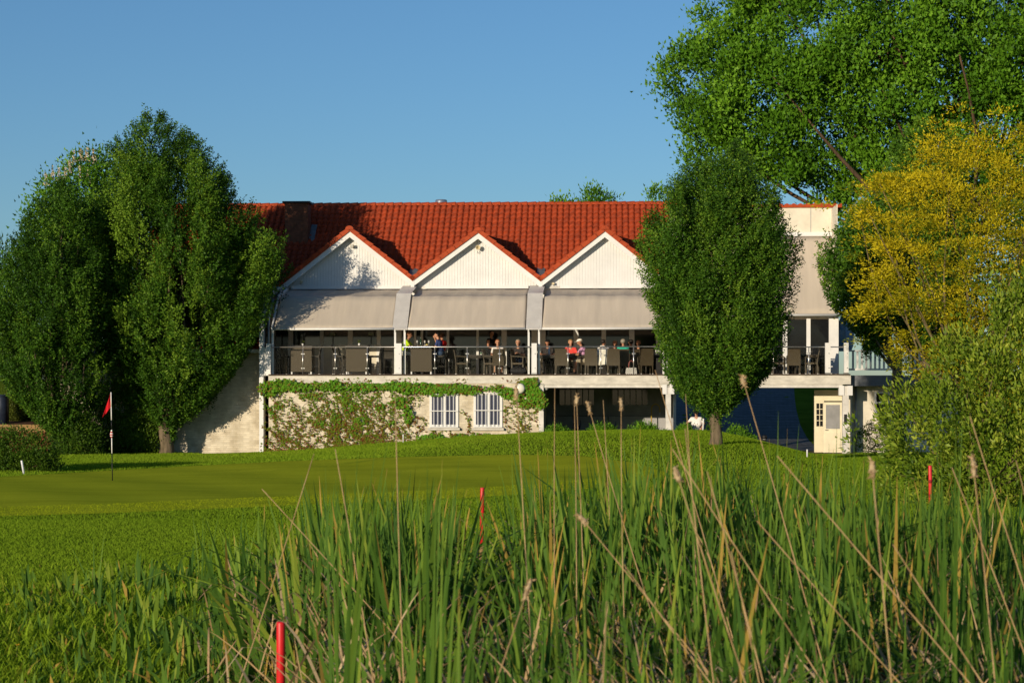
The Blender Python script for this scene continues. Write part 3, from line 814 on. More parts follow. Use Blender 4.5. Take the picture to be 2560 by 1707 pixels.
# --- barred windows in the ivy wall
for wi, (a, b_, t_, bo) in enumerate([(1074, 1146, 985, 1069), (1184, 1256, 982, 1069)]):
    u0, u1, z0, z1 = Bu(a, .06), Bu(b_, .06), zb(bo, .06), zb(t_, .06)
    w = MB().box(u0+.06, u1-.06, .028, .055, z0+.06, z1-.04).build('window', MT['curtain_glass'], club)
    for (x0, x1, zz0, zz1) in ((u0, u0+.09, z0, z1), (u1-.10, u1, z0, z1), (u0+.092, u1-.102, z0, z0+.12), (u0+.092, u1-.102, z1-.07, z1)):
        MB().box(x0, x1, .004, .058, zz0, zz1).build('window_frame', MT['white'], w)
    MB().box((u0+u1)/2-.05, (u0+u1)/2+.05, .006, .027, z0+.122, z1-.072).build('window_frame', MT['white'], w)
    MB().box(u0-.06, u1+.06, -.10, .055, z0-.09, z0-.004).build('window_sill', MT['cream_concrete'], w)
    for k in range(6):
        uu = u0+.10+(u1-u0-.2)*(k+.5)/6 + (.0 if k != 2 else .0)
        MB().tube([(uu, -.07, z0+.03), (uu, -.07, z1+.01)], .014, 6).build('grille_bar', MT['white'], w)
    for zz in (z0+.03, (z0+z1)/2, z1+.0):
        MB().box(u0-.0, u1, -.078, -.05, zz-.016, zz+.016).build('grille_rail', MT['white'], w)
# dark barred windows in the undercroft
for a, b_ in ((1398, 1486), (1530, 1620)):
    u0, u1, z0, z1 = Bu(a, VU), Bu(b_, VU), zb(1012, VU), zb(972, VU)
    w = MB().box(u0, u1, VU-.07, VU-.01, z0, z1).build('window', MT['glass_dark'], club)
    MB().box(u0-.1, u1+.1, VU-.15, VU-.01, z0-.08, z0-.003).build('window_sill', MT['shade_wall'], w)
    for k in range(7):
        uu = u0+(u1-u0)*k/6; MB().box(uu-.02, uu+.02, VU-.10, VU-.072, z0, z1).build('grille_bar', MT['shade_wall'], w)
# wash-down rail in the undercroft
MB().tube([(Bu(1378, VU-.2), VU-.2, zb(1039, VU-.2)), (Bu(1625, VU-.2), VU-.2, zb(1039, VU-.2))], .02, 6).build('wash_rail', MT['rail_shade_grey'], club)

# ================================================================== VEGETATION
def unit(a): return a/np.maximum(np.linalg.norm(a, axis=-1, keepdims=True), 1e-9)
def leaf_quads(c, d, nr, L, W, fold=.18):
    d = unit(d); s = unit(np.cross(d, nr)); up = np.cross(s, d)
    L = np.asarray(L)[:, None]; W = np.asarray(W)[:, None]
    m = c + d*L*.42 - up*W*fold*0
    V = np.stack([c, m + s*W*.5 + up*W*fold, c + d*L, m - s*W*.5 + up*W*fold], 1).reshape(-1, 3)
    n = len(c); Fq = np.arange(n*4).reshape(n, 4)
    return V, Fq
def leaf_tris(c, d, nr, L, W):
    d = unit(d); s = unit(np.cross(d, nr)); L = np.asarray(L)[:, None]; W = np.asarray(W)[:, None]
    m = c + d*L*.3
    V = np.stack([c - s*W*.1, m + s*W*.55, c + d*L], 1) if False else np.stack([m - s*W*.5, m + s*W*.5, c + d*L*1.15], 1)
    n = len(c)
    return V.reshape(-1, 3), np.arange(n*3).reshape(n, 3)
def foliage(name, parts, mat_, parent=None, kind='stuff'):
    V = np.concatenate([p[0] for p in parts]); T = np.concatenate([p[2] for p in parts])
    Fs = []; k = 0
    for p in parts: Fs.append(p[1]+k); k += len(p[0])
    o = link(name, npmesh(name, V, np.concatenate(Fs), mat_, tint=T), parent)
    return tag(o, kind=kind)
def rnd(*s): return rng.random(s)
def gau(*s): return rng.normal(size=s)

M_hornbeam = leafmat('hornbeam_leaf', [(0, (.022, .062, .006)), (.5, (.056, .140, .011)), (1, (.165, .280, .024))], .22, .5, .12)
M_oak = leafmat('oak_leaf', [(0, (.032, .092, .006)), (.5, (.080, .200, .011)), (1, (.165, .330, .022))], .22, .5, .12)
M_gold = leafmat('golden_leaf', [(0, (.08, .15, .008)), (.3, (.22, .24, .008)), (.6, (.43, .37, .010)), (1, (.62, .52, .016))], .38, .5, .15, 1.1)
M_willow = leafmat('willow_leaf', [(0, (.050, .105, .008)), (.5, (.150, .235, .016)), (1, (.34, .40, .045))], .3, .5, .2)
M_shrub = leafmat('shrub_leaf', [(0, (.025, .060, .006)), (.5, (.06, .13, .010)), (1, (.12, .20, .018))], .3, .5, .15)
M_thuja = leafmat('thuja_leaf', [(0, (.06, .09, .012)), (1, (.13, .16, .022))], .25)
M_ivy = leafmat('ivy_leaf', [(0, (.19, .035, .025)), (.22, (.20, .085, .025)), (.36, (.17, .20, .018)), (.6, (.10, .24, .012)), (1, (.13, .33, .018))], .25, .4, .35)

def limb_pts(a, b, bow=.12, n=6):
    a = Vector(a); b = Vector(b); L = (b-a).length
    off = Vector((random.uniform(-1, 1), random.uniform(-1, 1), random.uniform(-.3, .3)))*L*bow
    return [a.lerp(b, t) + off*math.sin(math.pi*t) + Vector((0, 0, -.10*L*math.sin(math.pi*t))) for t in [i/(n-1) for i in range(n)]]

def plume_tree(name, label, rows, Y, base_px, base_py, trunk_w, fork_py, n_plumes=230, per=26, leaves=14, mat_=None, leaf=.105, flare=1.35, tint_bias=0.0, dscale=1.0):
    """upright hornbeam: ascending plumes of leafy sprigs inside the outline of the crown"""
    py = np.array([r[0] for r in rows], float)
    zc = EYE-(py-HY)/F*Y; xl = (np.array([r[1] for r in rows])-CX)/F*Y; xr = (np.array([r[2] for r in rows])-CX)/F*Y
    o = np.argsort(zc); zc, xl, xr = zc[o], xl[o], xr[o]
    bx = wx(base_px, Y); bz = gz(bx, Y)
    root = thing(name, label, 'tree', (bx, Y, bz))
    off = np.array([bx, Y, bz])
    def cen(z): return (np.interp(z, zc, xl)+np.interp(z, zc, xr))/2
    def rad(z): return (np.interp(z, zc, xr)-np.interp(z, zc, xl))/2
    zz = np.linspace(zc[0], zc[-1], 400); w = rad(zz)+.25; w /= w.sum()
    parts = []; bases = []
    tz = rng.choice(zz, n_plumes, p=w)
    phi = rnd(n_plumes)*2*np.pi; fr = np.sqrt(.22+.78*rnd(n_plumes))
    for i in range(n_plumes):
        lob = 1+.045*math.sin(3*phi[i]+tz[i]*.9+Y)+.04*math.sin(7*phi[i]-tz[i]*1.7)
        r = rad(tz[i])*fr[i]*lob; out = np.array([math.cos(phi[i]), math.sin(phi[i])*dscale, 0])
        tip = np.array([cen(tz[i]), Y, tz[i]]) + out*r
        ax = unit(out*(.22+.35*rnd(1)[0]) + np.array([0, 0, 1]) + gau(3)*.10)
        Lp = (1.1+1.1*rnd(1)[0])*min(1.0, .45+rad(tz[i])*.3)
        b = tip-ax*Lp; bases.append((b, fr[i]))
        k = int(per*Lp/1.5)+4
        t = rnd(k)**.8
        lat = gau(k, 3); lat -= (lat@ax)[:, None]*ax
        p = b + ax*(t*Lp)[:, None] + unit(lat)*(.34*np.sqrt(rnd(k))*(1.05-.75*t))[:, None]
        sd = unit(ax*1.0 + unit(lat)*.55 + out*.25 + gau(k, 3)*.22)
        sl = .30+.32*rnd(k)
        # sprigs that would leave the outline are pulled back in
        e = p+sd*sl[:, None]; rr = np.maximum(rad(e[:, 2]), .12); ex = e[:, 0]-cen(e[:, 2]); ey = (e[:, 1]-Y)
        q_ = np.hypot(ex, ey)/rr; over = np.maximum(q_/(1.07*lob), 1)
        p[:, 0] -= ex*(1-1/over); p[:, 1] -= ey*(1-1/over)
        m = leaves
        tt = np.tile(np.linspace(.08, 1, m), (k, 1)) + gau(k, m)*.03
        P = p[:, None, :] + sd[:, None, :]*(tt*sl[:, None])[:, :, None] + gau(k, m, 3)*.022
        side = unit(np.cross(sd, gau(k, 3)))[:, None, :]*np.where(np.arange(m) % 2, 1, -1)[None, :, None]
        D = sd[:, None, :]*.65 + side*.85 + gau(k, m, 3)*.25 + np.array([0, 0, -.12])
        NR = unit(np.array([0, 0, .6]) + out*.5 + gau(k, m, 3)*.75)
        n = k*m
        V, Fq = leaf_tris(P.reshape(-1, 3)-off, D.reshape(-1, 3), NR.reshape(-1, 3), leaf*(.75+.5*rnd(n)), leaf*.66*(.8+.4*rnd(n)))
        tn = np.clip(.43 + tint_bias + .27*gau(1)[0] + .16*gau(n), 0, 1)
        parts.append((V, Fq, np.repeat(tn, 3)))
    foliage('crown', parts, mat_ or M_hornbeam, root)
    # trunk and limbs
    fz = wz(fork_py, Y)-bz; rw = trunk_w/F*Y/2
    tr = MB(); nseg = 7
    pts = [(.04*math.sin(i*.9), .03*math.cos(i*.7), -.15+(fz+.55)*i/nseg) for i in range(nseg+1)]
    rads = [rw*(flare-(flare-1)*min(1, i/2.2)) * (1 - .12*max(0, i-4)/3) for i in range(nseg+1)]
    tr.tube(pts, rads, 14); tr.build('trunk', MT['bark'], root, True)
    bs = sorted([e for e in bases if e[0][2] > bz+fz+1.6 and abs(e[0][0]-bx) < .9*(e[0][2]-bz-fz)+.2] or bases, key=lambda e: e[1])[:int(len(bases)*.6)]
    for i in range(20):
        b = bs[int(i*len(bs)/20)][0]-off
        st = Vector(pts[-2]) + Vector((random.uniform(-.5, .5)*rw, random.uniform(-.5, .5)*rw, random.uniform(-.3, .1)))
        lp = limb_pts(st, Vector(b), .07)
        r0 = rw*random.uniform(.22, .42)
        MB().tube(lp, [r0*(1-.8*j/5) for j in range(6)], 7).build('limb', MT['bark'], root, True)
    return root

L1 = [(290, 360, 412), (320, 318, 465), (350, 290, 508), (400, 258, 555), (480, 228, 616), (560, 202, 672), (620, 190, 714), (680, 190, 720), (760, 202, 688), (830, 228, 645), (900, 262, 596), (960, 300, 552), (1005, 335, 508), (1040, 370, 465), (1056, 398, 436)]
L2 = [(450, 140, 165), (480, 110, 200), (520, 84, 235), (600, 38, 258), (700, -5, 280), (800, -25, 292), (900, -18, 285), (980, 28, 255), (1050, 100, 222), (1088, 140, 190)]
R1 = [(362, 1832, 1848), (392, 1760, 1880), (430, 1692, 1905), (480, 1658, 1938), (540, 1624, 1962), (590, 1602, 1985), (650, 1597, 1993), (700, 1608, 1986), (760, 1625, 1976), (830, 1648, 1962), (880, 1656, 1945), (940, 1672, 1905), (980, 1702, 1868), (1010, 1745, 1828), (1026, 1772, 1800)]
plume_tree('hornbeam_tree', 'tall dense green hornbeam left of the clubhouse, behind the red flag', L1, 75.2, 415, 1147, 32, 1075, 540, 34, 15, leaf=.092, dscale=.8)
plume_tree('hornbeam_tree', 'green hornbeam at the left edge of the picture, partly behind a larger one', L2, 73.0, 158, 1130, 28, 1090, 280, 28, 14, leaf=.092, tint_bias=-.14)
plume_tree('hornbeam_tree', 'upright green hornbeam on the mound in front of the terrace', R1, 60.0, 1788, 1116, 29, 1040, 430, 36, 15, leaf=.078)

def in_poly(x, y, poly):
    inside = np.zeros(len(x), bool); n = len(poly)
    for i in range(n):
        x0, y0 = poly[i]; x1, y1 = poly[(i+1) % n]
        c = ((y0 > y) != (y1 > y)) & (x < (x1-x0)*(y-y0)/((y1-y0) if y1 != y0 else 1e-9)+x0)
        inside ^= c
    return inside
def edge_dist(x, y, poly):
    d = np.full(len(x), 1e9); n = len(poly)
    for i in range(n):
        a = np.array(poly[i], float); b = np.array(poly[(i+1) % n], float); ab = b-a
        t = np.clip(((x-a[0])*ab[0]+(y-a[1])*ab[1])/max(ab@ab, 1e-9), 0, 1)
        d = np.minimum(d, np.hypot(x-a[0]-t*ab[0], y-a[1]-t*ab[1]))
    return d
def cloud_points(poly, Y, D, n, front=.35, inset=6):
    """cluster centres filling a rounded volume whose outline is the polygon"""
    xs = [p[0] for p in poly]; ys = [p[1] for p in poly]; P = np.zeros((0, 2))
    while len(P) < n:
        x = min(xs)+(max(xs)-min(xs))*rnd(n*3); y = min(ys)+(max(ys)-min(ys))*rnd(n*3)
        k = in_poly(x, y, poly); P = np.concatenate([P, np.stack([x, y], 1)[k]])
    P = P[:n]; ed = edge_dist(P[:, 0], P[:, 1], poly); mx = ed.max()
    half = D*np.sqrt(np.clip(ed/mx, .02, 1)); s = 2*rnd(n)-1; s = np.where(rnd(n) < front, -np.abs(s)**.35, s)
    Yp = Y+half*s
    # scale the pixel outline at the tree's own depth, then move in depth
    X = (P[:, 0]-CX)/F*Y; Z = EYE-(P[:, 1]-HY)/F*Y
    return np.stack([X, Yp, Z], 1), ed/mx
def clusters(C, axis, size, nl, L, W, tint, off, drop=0.0, out=.8, tri=True, aniso=None):
    n = len(C); ax = unit(np.asarray(axis)*np.ones((n, 3)))
    g = gau(n, nl, 3)*.5
    if aniso is not None: g = g*np.asarray(aniso)
    P = C[:, None, :] + g*np.asarray(size).reshape(-1, 1, 1)
    D = unit(g)*out + ax[:, None, :] + gau(n, nl, 3)*.45 + np.array([0, 0, -drop])
    od = unit(C-C.mean(0))[:, None, :]
    NR = unit(np.array([0, -.25, .35]) + od*.35 + gau(n, nl, 3)*.75)
    m = n*nl
    V, Fq = (leaf_tris if tri else leaf_quads)((P-off).reshape(-1, 3), D.reshape(-1, 3), NR.reshape(-1, 3), L*(.7+.6*rnd(m)), W*(.7+.6*rnd(m)))
    T = np.clip(np.repeat(tint, nl)+.14*gau(m), 0, 1)
    return V, Fq, np.repeat(T, 3 if tri else 4)

def cloud_tree(name, label, cat, poly, Y, D, n, size, nl, L, W, mat_, trunk=None, ragged=0.0, tint=lambda C, e: .5+.2*gau(len(C)), axis=(0, 0, .5), drop=0.0, aniso=None, front=.35, limbs=14, limb_r=.10, bark='bark_dark', base=None, keep=None, group=None, crown_name='crown'):
    C, e = cloud_points(poly, Y, D, n, front)
    if ragged: C = C+gau(len(C), 3)*np.array([1, .8, 1])*ragged*(rnd(len(C), 1) < .35)
    if keep is not None:
        k = keep(C); C, e = C[k], e[k]
    bx = wx(base, Y) if base is not None else float(C[:, 0].mean()); bz = gz(bx, Y)
    root = thing(name, label, cat, (bx, Y, bz), group=group); off = np.array([bx, Y, bz])
    if axis == 'out':
        ctr = np.array([C[:, 0].mean(), Y, C[:, 2].min()]); ax = unit(C-ctr)*.9
    else: ax = axis
    sz = size*(.7+.6*rnd(len(C)))
    foliage(crown_name, [clusters(C, ax, sz, nl, L, W, tint(C, e), off, drop, tri=mat_ is not M_willow, aniso=aniso)], mat_, root)
    if trunk:
        tw, fork = trunk
        r = tw/2; fz = fork-bz
        pts = [(.06*math.sin(i), .05*math.cos(i*1.3), -.2+(fz+.2)*i/6) for i in range(7)]
        MB().tube(pts, [r*(1.3-.1*min(i, 3)) for i in range(7)], 12).build('trunk', MT[bark], root, True)
        idx = rng.choice(len(C), min(limbs, len(C)), replace=False)
        for i in idx:
            lp = limb_pts(Vector(pts[-1])-Vector((0, 0, random.uniform(0, .3))), Vector(C[i]-off), .10, 7)
            MB().tube(lp, [limb_r*random.uniform(.75, 1.2)*(1-.13*j) for j in range(7)], 7).build('limb', MT[bark], root, True)
    return root

# great oak behind the right part
OAK = [(1862, -40), (1800, 20), (1745, 30), (1740, 95), (1690, 130), (1656, 190), (1672, 235), (1722, 235), (1690, 275), (1712, 330), (1708, 372), (1745, 400), (1850, 420), (1920, 455), (1960, 478), (2010, 462), (2070, 470), (2085, 520), (2200, 560), (2420, 520), (2600, 480), (2800, 380), (2900, 0), (2700, -260), (2200, -300), (1930, -180)]
def sky_gaps(C):
    h = np.sin(C[:, 0]*1.15+C[:, 2]*.55+1)*np.sin(C[:, 2]*1.35-C[:, 0]*.4)+.35*np.sin(C[:, 0]*2.9+C[:, 2]*2.2)
    return h < .66
oak = cloud_tree('oak_tree', 'great spreading oak behind the right end of the clubhouse', 'tree', OAK, 97.0, 6.0, 1750, .66, 140, .20, .15, M_oak, (1.3, 9.5), ragged=.7, axis=(0, 0, .35), base=2380, keep=sky_gaps, limbs=30, limb_r=.17, front=.5)
# extra crooked limbs that show dark inside the crown
for (a, b_) in [((2350, 420), (2270, 190)), ((2270, 190), (2200, 60)), ((2275, 190), (2340, 20)), ((2350, 420), (2440, 140)), ((2270, 230), (2120, 130))]:
    p0 = Vector((wx(a[0], 97), 95.5, wz(a[1], 97)))-oak.location; p1 = Vector((wx(b_[0], 97), 94.5, wz(b_[1], 97)))-oak.location
    MB().tube(limb_pts(p0, p1, .14, 8), [.36*(1-.09*j) for j in range(8)], 8).build('limb', MT['bark_dark'], oak, True)

# golden tree
GOLD = [(2128, 500), (2150, 470), (2200, 440), (2240, 445), (2290, 410), (2285, 360), (2330, 345), (2370, 372), (2400, 330), (2440, 318), (2500, 330), (2600, 312), (2720, 380), (2780, 600), (2740, 1000), (2450, 1000), (2300, 950), (2225, 850), (2130, 800), (2140, 750), (2180, 735), (2150, 690), (2160, 640), (2185, 610), (2150, 560)]
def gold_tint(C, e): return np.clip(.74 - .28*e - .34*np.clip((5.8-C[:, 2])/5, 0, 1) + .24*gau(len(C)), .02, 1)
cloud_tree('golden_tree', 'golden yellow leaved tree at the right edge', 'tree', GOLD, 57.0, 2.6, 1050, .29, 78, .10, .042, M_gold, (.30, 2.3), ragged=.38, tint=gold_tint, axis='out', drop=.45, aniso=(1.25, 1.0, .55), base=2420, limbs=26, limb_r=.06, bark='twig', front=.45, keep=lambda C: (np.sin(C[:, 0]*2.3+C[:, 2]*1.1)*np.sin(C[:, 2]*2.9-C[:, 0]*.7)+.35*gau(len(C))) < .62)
# grey-green willow shrub
WIL = [(2200, 1240), (2230, 1170), (2200, 1110), (2215, 1085), (2195, 1040), (2235, 1020), (2255, 930), (2262, 985), (2300, 925), (2350, 880), (2390, 825), (2440, 805), (2470, 740), (2510, 765), (2560, 700), (2700, 690), (2820, 800), (2800, 1200), (2600, 1320), (2400, 1330), (2260, 1290)]
cloud_tree('willow_bush', 'grey-green willow bush in front of the golden tree', 'bush', WIL, 38.0, 1.7, 1150, .21, 48, .105, .042, M_willow, (.14, .35), ragged=.30, tint=lambda C, e: .54+.22*gau(len(C)), axis='out', drop=.0, base=2440, limbs=30, limb_r=.022, bark='twig', front=.5, aniso=(.8, .8, 1.3), keep=lambda C: (np.sin(C[:, 0]*3.1+C[:, 2]*1.7)*np.sin(C[:, 2]*3.3-C[:, 0]*1.1)+.4*gau(len(C))) < .55)
# sprays of the willow that reach out to the left
# light hornbeam and shaded hornbeam behind the golden tree
H2 = [(308, 2290, 2330), (340, 2225, 2390), (400, 2190, 2430), (480, 2172, 2445), (600, 2175, 2450), (720, 2190, 2440), (820, 2230, 2400), (900, 2280, 2350)]
plume_tree('hornbeam_tree', 'light green hornbeam rising behind the golden tree', H2, 84, 2315, 1090, 30, 900, 190, 22, 12, leaf=.13, tint_bias=.12)
H3 = [(515, 2150, 2180), (545, 2095, 2240), (600, 2058, 2280), (660, 2050, 2290), (720, 2058, 2285), (770, 2090, 2270), (815, 2125, 2240), (840, 2160, 2215)]
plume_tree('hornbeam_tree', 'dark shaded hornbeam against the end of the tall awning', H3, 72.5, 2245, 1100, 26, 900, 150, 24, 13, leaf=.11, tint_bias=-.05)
cloud_tree('background_tree', 'dark green trees closing the view behind the golden tree', 'tree', [(2270, 700), (2400, 560), (2560, 500), (2720, 480), (2760, 900), (2700, 1040), (2290, 1040)], 86.0, 2.5, 420, .62, 60, .2, .12, M_shrub, (.5, 3.0), 0.0, lambda C, e: .4+.2*gau(len(C)), base=2500, limbs=8)
# horse chestnut with pale candles behind the left trees
CH = [(112, 470), (135, 440), (165, 445), (195, 400), (240, 392), (290, 420), (330, 520), (340, 800), (180, 860), (60, 780), (70, 560)]
chest = cloud_tree('chestnut_tree', 'horse chestnut with pale flower candles behind the left hornbeams', 'tree', CH, 84.0, 2.8, 420, .62, 70, .17, .10, M_oak, (.5, 3.5), drop=.5, base=215, limbs=10)
cm = leafmat('chestnut_flower', [(0, (.55, .42, .30)), (1, (.72, .62, .48))], .2)
for (px, py) in [(120, 455), (137, 438), (152, 446), (168, 440), (190, 400), (207, 393), (222, 392), (238, 398), (180, 425), (205, 440), (225, 450)]:
    X, Z = wx(px, 83), wz(py, 83)
    k = 60; t = rnd(k); C = np.stack([X+gau(k)*.05*(1.2-t), 82.6+gau(k)*.05, Z-.2+t*.55], 1)-np.array(chest.location)
    V, Fq = leaf_quads(C, gau(k, 3), gau(k, 3), np.full(k, .07), np.full(k, .05))
    tag(link('flower_candle', npmesh('flower_candle', V, Fq, cm, tint=np.repeat(rnd(k), 4)), chest), kind='stuff')
# trees and shrubs that fill the left background
cloud_tree('conifer_tree', 'dark conifer filling the gap between the left hornbeams', 'tree', [(170, 660), (250, 600), (340, 640), (420, 900), (420, 1060), (100, 1060), (120, 850)], 80.0, 2.0, 420, .55, 60, .16, .06, M_shrub, (.4, 2.5), 0.0, lambda C, e: .22+.15*gau(len(C)), drop=.5, base=260, limbs=6)
cloud_tree('thuja_hedge', 'clipped yellow-green conifer beside the dark blue pillar', 'bush', [(18, 1058), (24, 960), (40, 920), (60, 905), (85, 915), (110, 960), (118, 1058)], 77.0, .8, 260, .20, 90, .07, .035, M_thuja, (.12, 1.3), axis=(0, -.3, .8), base=68, limbs=3, crown_name='foliage')
cloud_tree('tall_shrub', 'dark green leafy shrub between the flagstick and the left hornbeam trunk', 'bush', [(232, 1150), (240, 1060), (262, 985), (300, 940), (350, 945), (392, 1000), (400, 1080), (398, 1152), (320, 1158)], 75.6, .9, 420, .26, 60, .085, .05, M_shrub, (.10, .4), 0.0, lambda C, e: .60+.2*gau(len(C)), base=320, limbs=8, limb_r=.03, crown_name='foliage')
cloud_tree('tall_shrub', 'dark shrub behind the flagstick, below the leftmost hornbeam', 'bush', [(120, 1155), (130, 1090), (165, 1040), (215, 1030), (245, 1080), (250, 1160)], 73.0, .7, 240, .26, 55, .09, .05, M_shrub, (.10, .4), 0.0, lambda C, e: .35+.2*gau(len(C)), base=185, limbs=6, limb_r=.03, crown_name='foliage')
cloud_tree('clipped_hedge', 'low dark hedge at the left edge, beside a white stake', 'hedge', [(-160, 1190), (-160, 1085), (-40, 1068), (40, 1078), (100, 1085), (140, 1110), (148, 1182), (60, 1192)], 56.5, .7, 460, .20, 60, .07, .04, M_shrub, (.08, .3), 0.0, lambda C, e: .45+.22*gau(len(C)), base=20, limbs=8, limb_r=.02, crown_name='foliage')
cloud_tree('background_tree', 'dark tree top rising above the left hornbeam at the picture edge', 'tree', [(-60, 640), (-10, 600), (10, 596), (26, 615), (38, 700), (60, 1000), (-200, 1000), (-180, 700)], 112.0, 2.5, 260, .8, 50, .3, .1, M_shrub, (.6, 4), 0.0, lambda C, e: .2+.15*gau(len(C)), base=-40, limbs=5)
cloud_tree('background_tree', 'tree tops showing above the roof ridge right of the steel vent', 'tree', [(1372, 520), (1395, 500), (1425, 500), (1440, 508), (1468, 500), (1468, 480), (1490, 475), (1512, 488), (1545, 496), (1560, 515), (1622, 520), (1622, 490), (1638, 470), (1662, 480), (1690, 520), (1680, 660), (1380, 660)], 118.0, 2.4, 230, .42, 60, .22, .12, M_oak, (.6, 5.5), 0.0, lambda C, e: .6+.2*gau(len(C)), base=1540, limbs=9)
# low plants beside the clubhouse
for (poly, Y, lab, m_) in [
    ([(1470, 1096), (1478, 1072), (1500, 1062), (1530, 1070), (1548, 1094)], 72.8, 'low weeds under the terrace left of the yellow hoop', M_oak),
    ([(1565, 1094), (1575, 1072), (1600, 1060), (1635, 1066), (1662, 1080), (1668, 1096)], 72.8, 'leafy weeds at the foot of the white terrace post', M_oak),
    ([(1362, 1098), (1368, 1076), (1395, 1068), (1425, 1078), (1440, 1098)], 73.2, 'low weeds beside the corner of the ivy wall', M_oak),
    ([(1808, 1120), (1815, 1090), (1835, 1068), (1862, 1075), (1885, 1100), (1890, 1130)], 69.0, 'weedy bush right of the hornbeam trunk on the mound', M_oak),
    ([(1690, 1092), (1700, 1070), (1722, 1066), (1730, 1090)], 73.0, 'small weeds left of the seated golfer', M_oak),
    ([(2130, 1130), (2140, 1080), (2170, 1062), (2215, 1058), (2262, 1075), (2275, 1135)], 71.0, 'green bush with dry flower heads by the low white wall', M_shrub)]:
    cloud_tree('low_plant', lab, 'plant', poly, Y, .4, 70, .14, 40, .085, .035, m_, None, 0.0, lambda C, e: .6+.2*gau(len(C)), axis=(0, -.2, .8), crown_name='foliage')

# ivy on the lower wall: stems fan out from the ground, leaves cluster under the terrace edge
ivy = thing('climbing_ivy', 'climbing ivy with green and reddish leaves on the cream lower wall', 'plant', BW(Bu(900, 0), 0, 0), -TH)
iu0 = Bu(900, 0)
st = MB(); IV = []; leafs_small = []
for (sx, n, spread) in [(680+i*17+random.uniform(-8, 8), 2.2, 0) for i in range(23)]+[(845, 4, 0), (925, 4, 0), (1285, 3, 0), (1310, 3, 0), (1335, 3, 0), (1160, 2, 0)]:
    for k in range(int(n*1.6)):
        x, y = sx+random.uniform(-6, 6), 1136 if sx < 900 else 1115
        ang = random.uniform(-.9, .8) - (.35 if sx < 1000 else 0)
        pts = []; ln = random.randint(14, 30)
        for i in range(ln):
            pts.append((x, y)); ang += random.uniform(-.34, .34); ang *= .99
            x += math.sin(ang)*8.5; y -= math.cos(ang)*7.5
            if y < 945 or x < 652 or x > 1352 or (1068 < x < 1152 and y > 978 and y < 1074) or (1178 < x < 1262 and 976 < y < 1074): break
            if random.random() < .85: leafs_small.append((x, y))
            if random.random() < .6: leafs_small.append((x+random.uniform(-5, 5), y+random.uniform(-5, 5)))
        if len(pts) > 3:
            st.tube([(Bu(a, .05)-iu0, .05-random.uniform(0, .012), zb(b_, .05)) for a, b_ in pts], .0042, 4)
for k in range(270):
    x, y = random.uniform(672, 1062), random.uniform(968, 1122); ang = random.uniform(-1.9, 1.3); pts = []
    for i in range(random.randint(5, 11)):
        pts.append((x, y)); ang += random.uniform(-.5, .5); x += math.sin(ang)*6; y -= math.cos(ang)*4.5
        if y < 955 or x < 652 or x > 1066 or y > 1134-(x-680)*.05: break
        if random.random() < .24: leafs_small.append((x, y))
    if len(pts) > 2: st.tube([(Bu(a, .05)-iu0, .05-random.uniform(0, .012), zb(b_, .05)) for a, b_ in pts], .0042, 4)
st.build('stem', MT['vine'], ivy)
ivy.children[0]['kind'] = 'stuff'
lp_ = []
def ivy_leaves(pts, size, dep, tn, hang=.5):
    n = len(pts); pts = np.array(pts)
    C = np.stack([np.array([Bu(a, 0) for a in pts[:, 0]])-iu0, -dep*rnd(n)+.04, np.array([zb(b_, 0) for b_ in pts[:, 1]])], 1)
    D = np.stack([gau(n)*.5, -.45-.3*rnd(n), -hang-.4*rnd(n)], 1); NR = np.stack([gau(n)*.4, -1-0*rnd(n), .6+.4*gau(n)], 1)
    V, Fq = leaf_quads(C, D, NR, size*(.7+.6*rnd(n)), size*.95*(.7+.6*rnd(n)), .1)
    lp_.append((V, Fq, np.repeat(np.clip(tn, 0, 1), 4)))
ls = np.array(leafs_small)
ls = np.concatenate([ls+gau(len(ls), 2)*1.5, ls+gau(len(ls), 2)*3])
ivy_leaves(ls, .074, .05, .33+.14*gau(len(ls)) + .16*np.clip((1070-ls[:, 1])/110, 0, 1))
blobs = [(672, 965, 24, 28, 260), (705, 955, 34, 20, 260), (740, 962, 40, 16, 240), (662, 940, 14, 10, 50), (790, 958, 34, 11, 120), (830, 958, 30, 16, 190), (850, 948, 24, 12, 90), (860, 985, 12, 28, 110), (872, 1008, 14, 22, 90),
         (905, 962, 40, 15, 210), (945, 960, 36, 11, 140), (985, 958, 30, 16, 190), (1015, 965, 22, 22, 150), (1000, 1000, 18, 20, 100), (1020, 1030, 12, 32, 90), (1045, 962, 36, 18, 240), (1085, 968, 44, 20, 330), (1130, 966, 44, 18, 320), (1175, 968, 34, 16, 220), (1200, 972, 14, 7, 30),
         (1240, 965, 22, 12, 90), (1265, 975, 26, 18, 150), (1290, 985, 20, 18, 110), (1322, 952, 24, 18, 230), (1335, 980, 20, 28, 260), (1318, 1005, 22, 14, 150), (1352, 995, 12, 32, 200), (1360, 1000, 10, 18, 90), (1330, 942, 12, 10, 60),
         (1080, 1092, 34, 18, 300), (1062, 1105, 18, 12, 90), (1145, 1085, 20, 11, 120), (1140, 1097, 14, 10, 60), (1205, 1085, 30, 10, 140), (1245, 1092, 28, 9, 110), (1310, 1092, 26, 12, 150),
         (985, 1112, 16, 5, 50), (720, 1130, 16, 6, 60), (790, 1130, 30, 6, 80), (690, 1010, 10, 8, 30), (680, 1022, 8, 8, 25), (760, 985, 16, 10, 50), (795, 985, 18, 14, 60), (800, 1050, 12, 12, 40), (840, 1040, 14, 20, 70), (905, 1045, 18, 14, 60), (885, 1070, 10, 20, 40), (950, 1010, 18, 10, 50), (975, 1050, 14, 8, 30)]
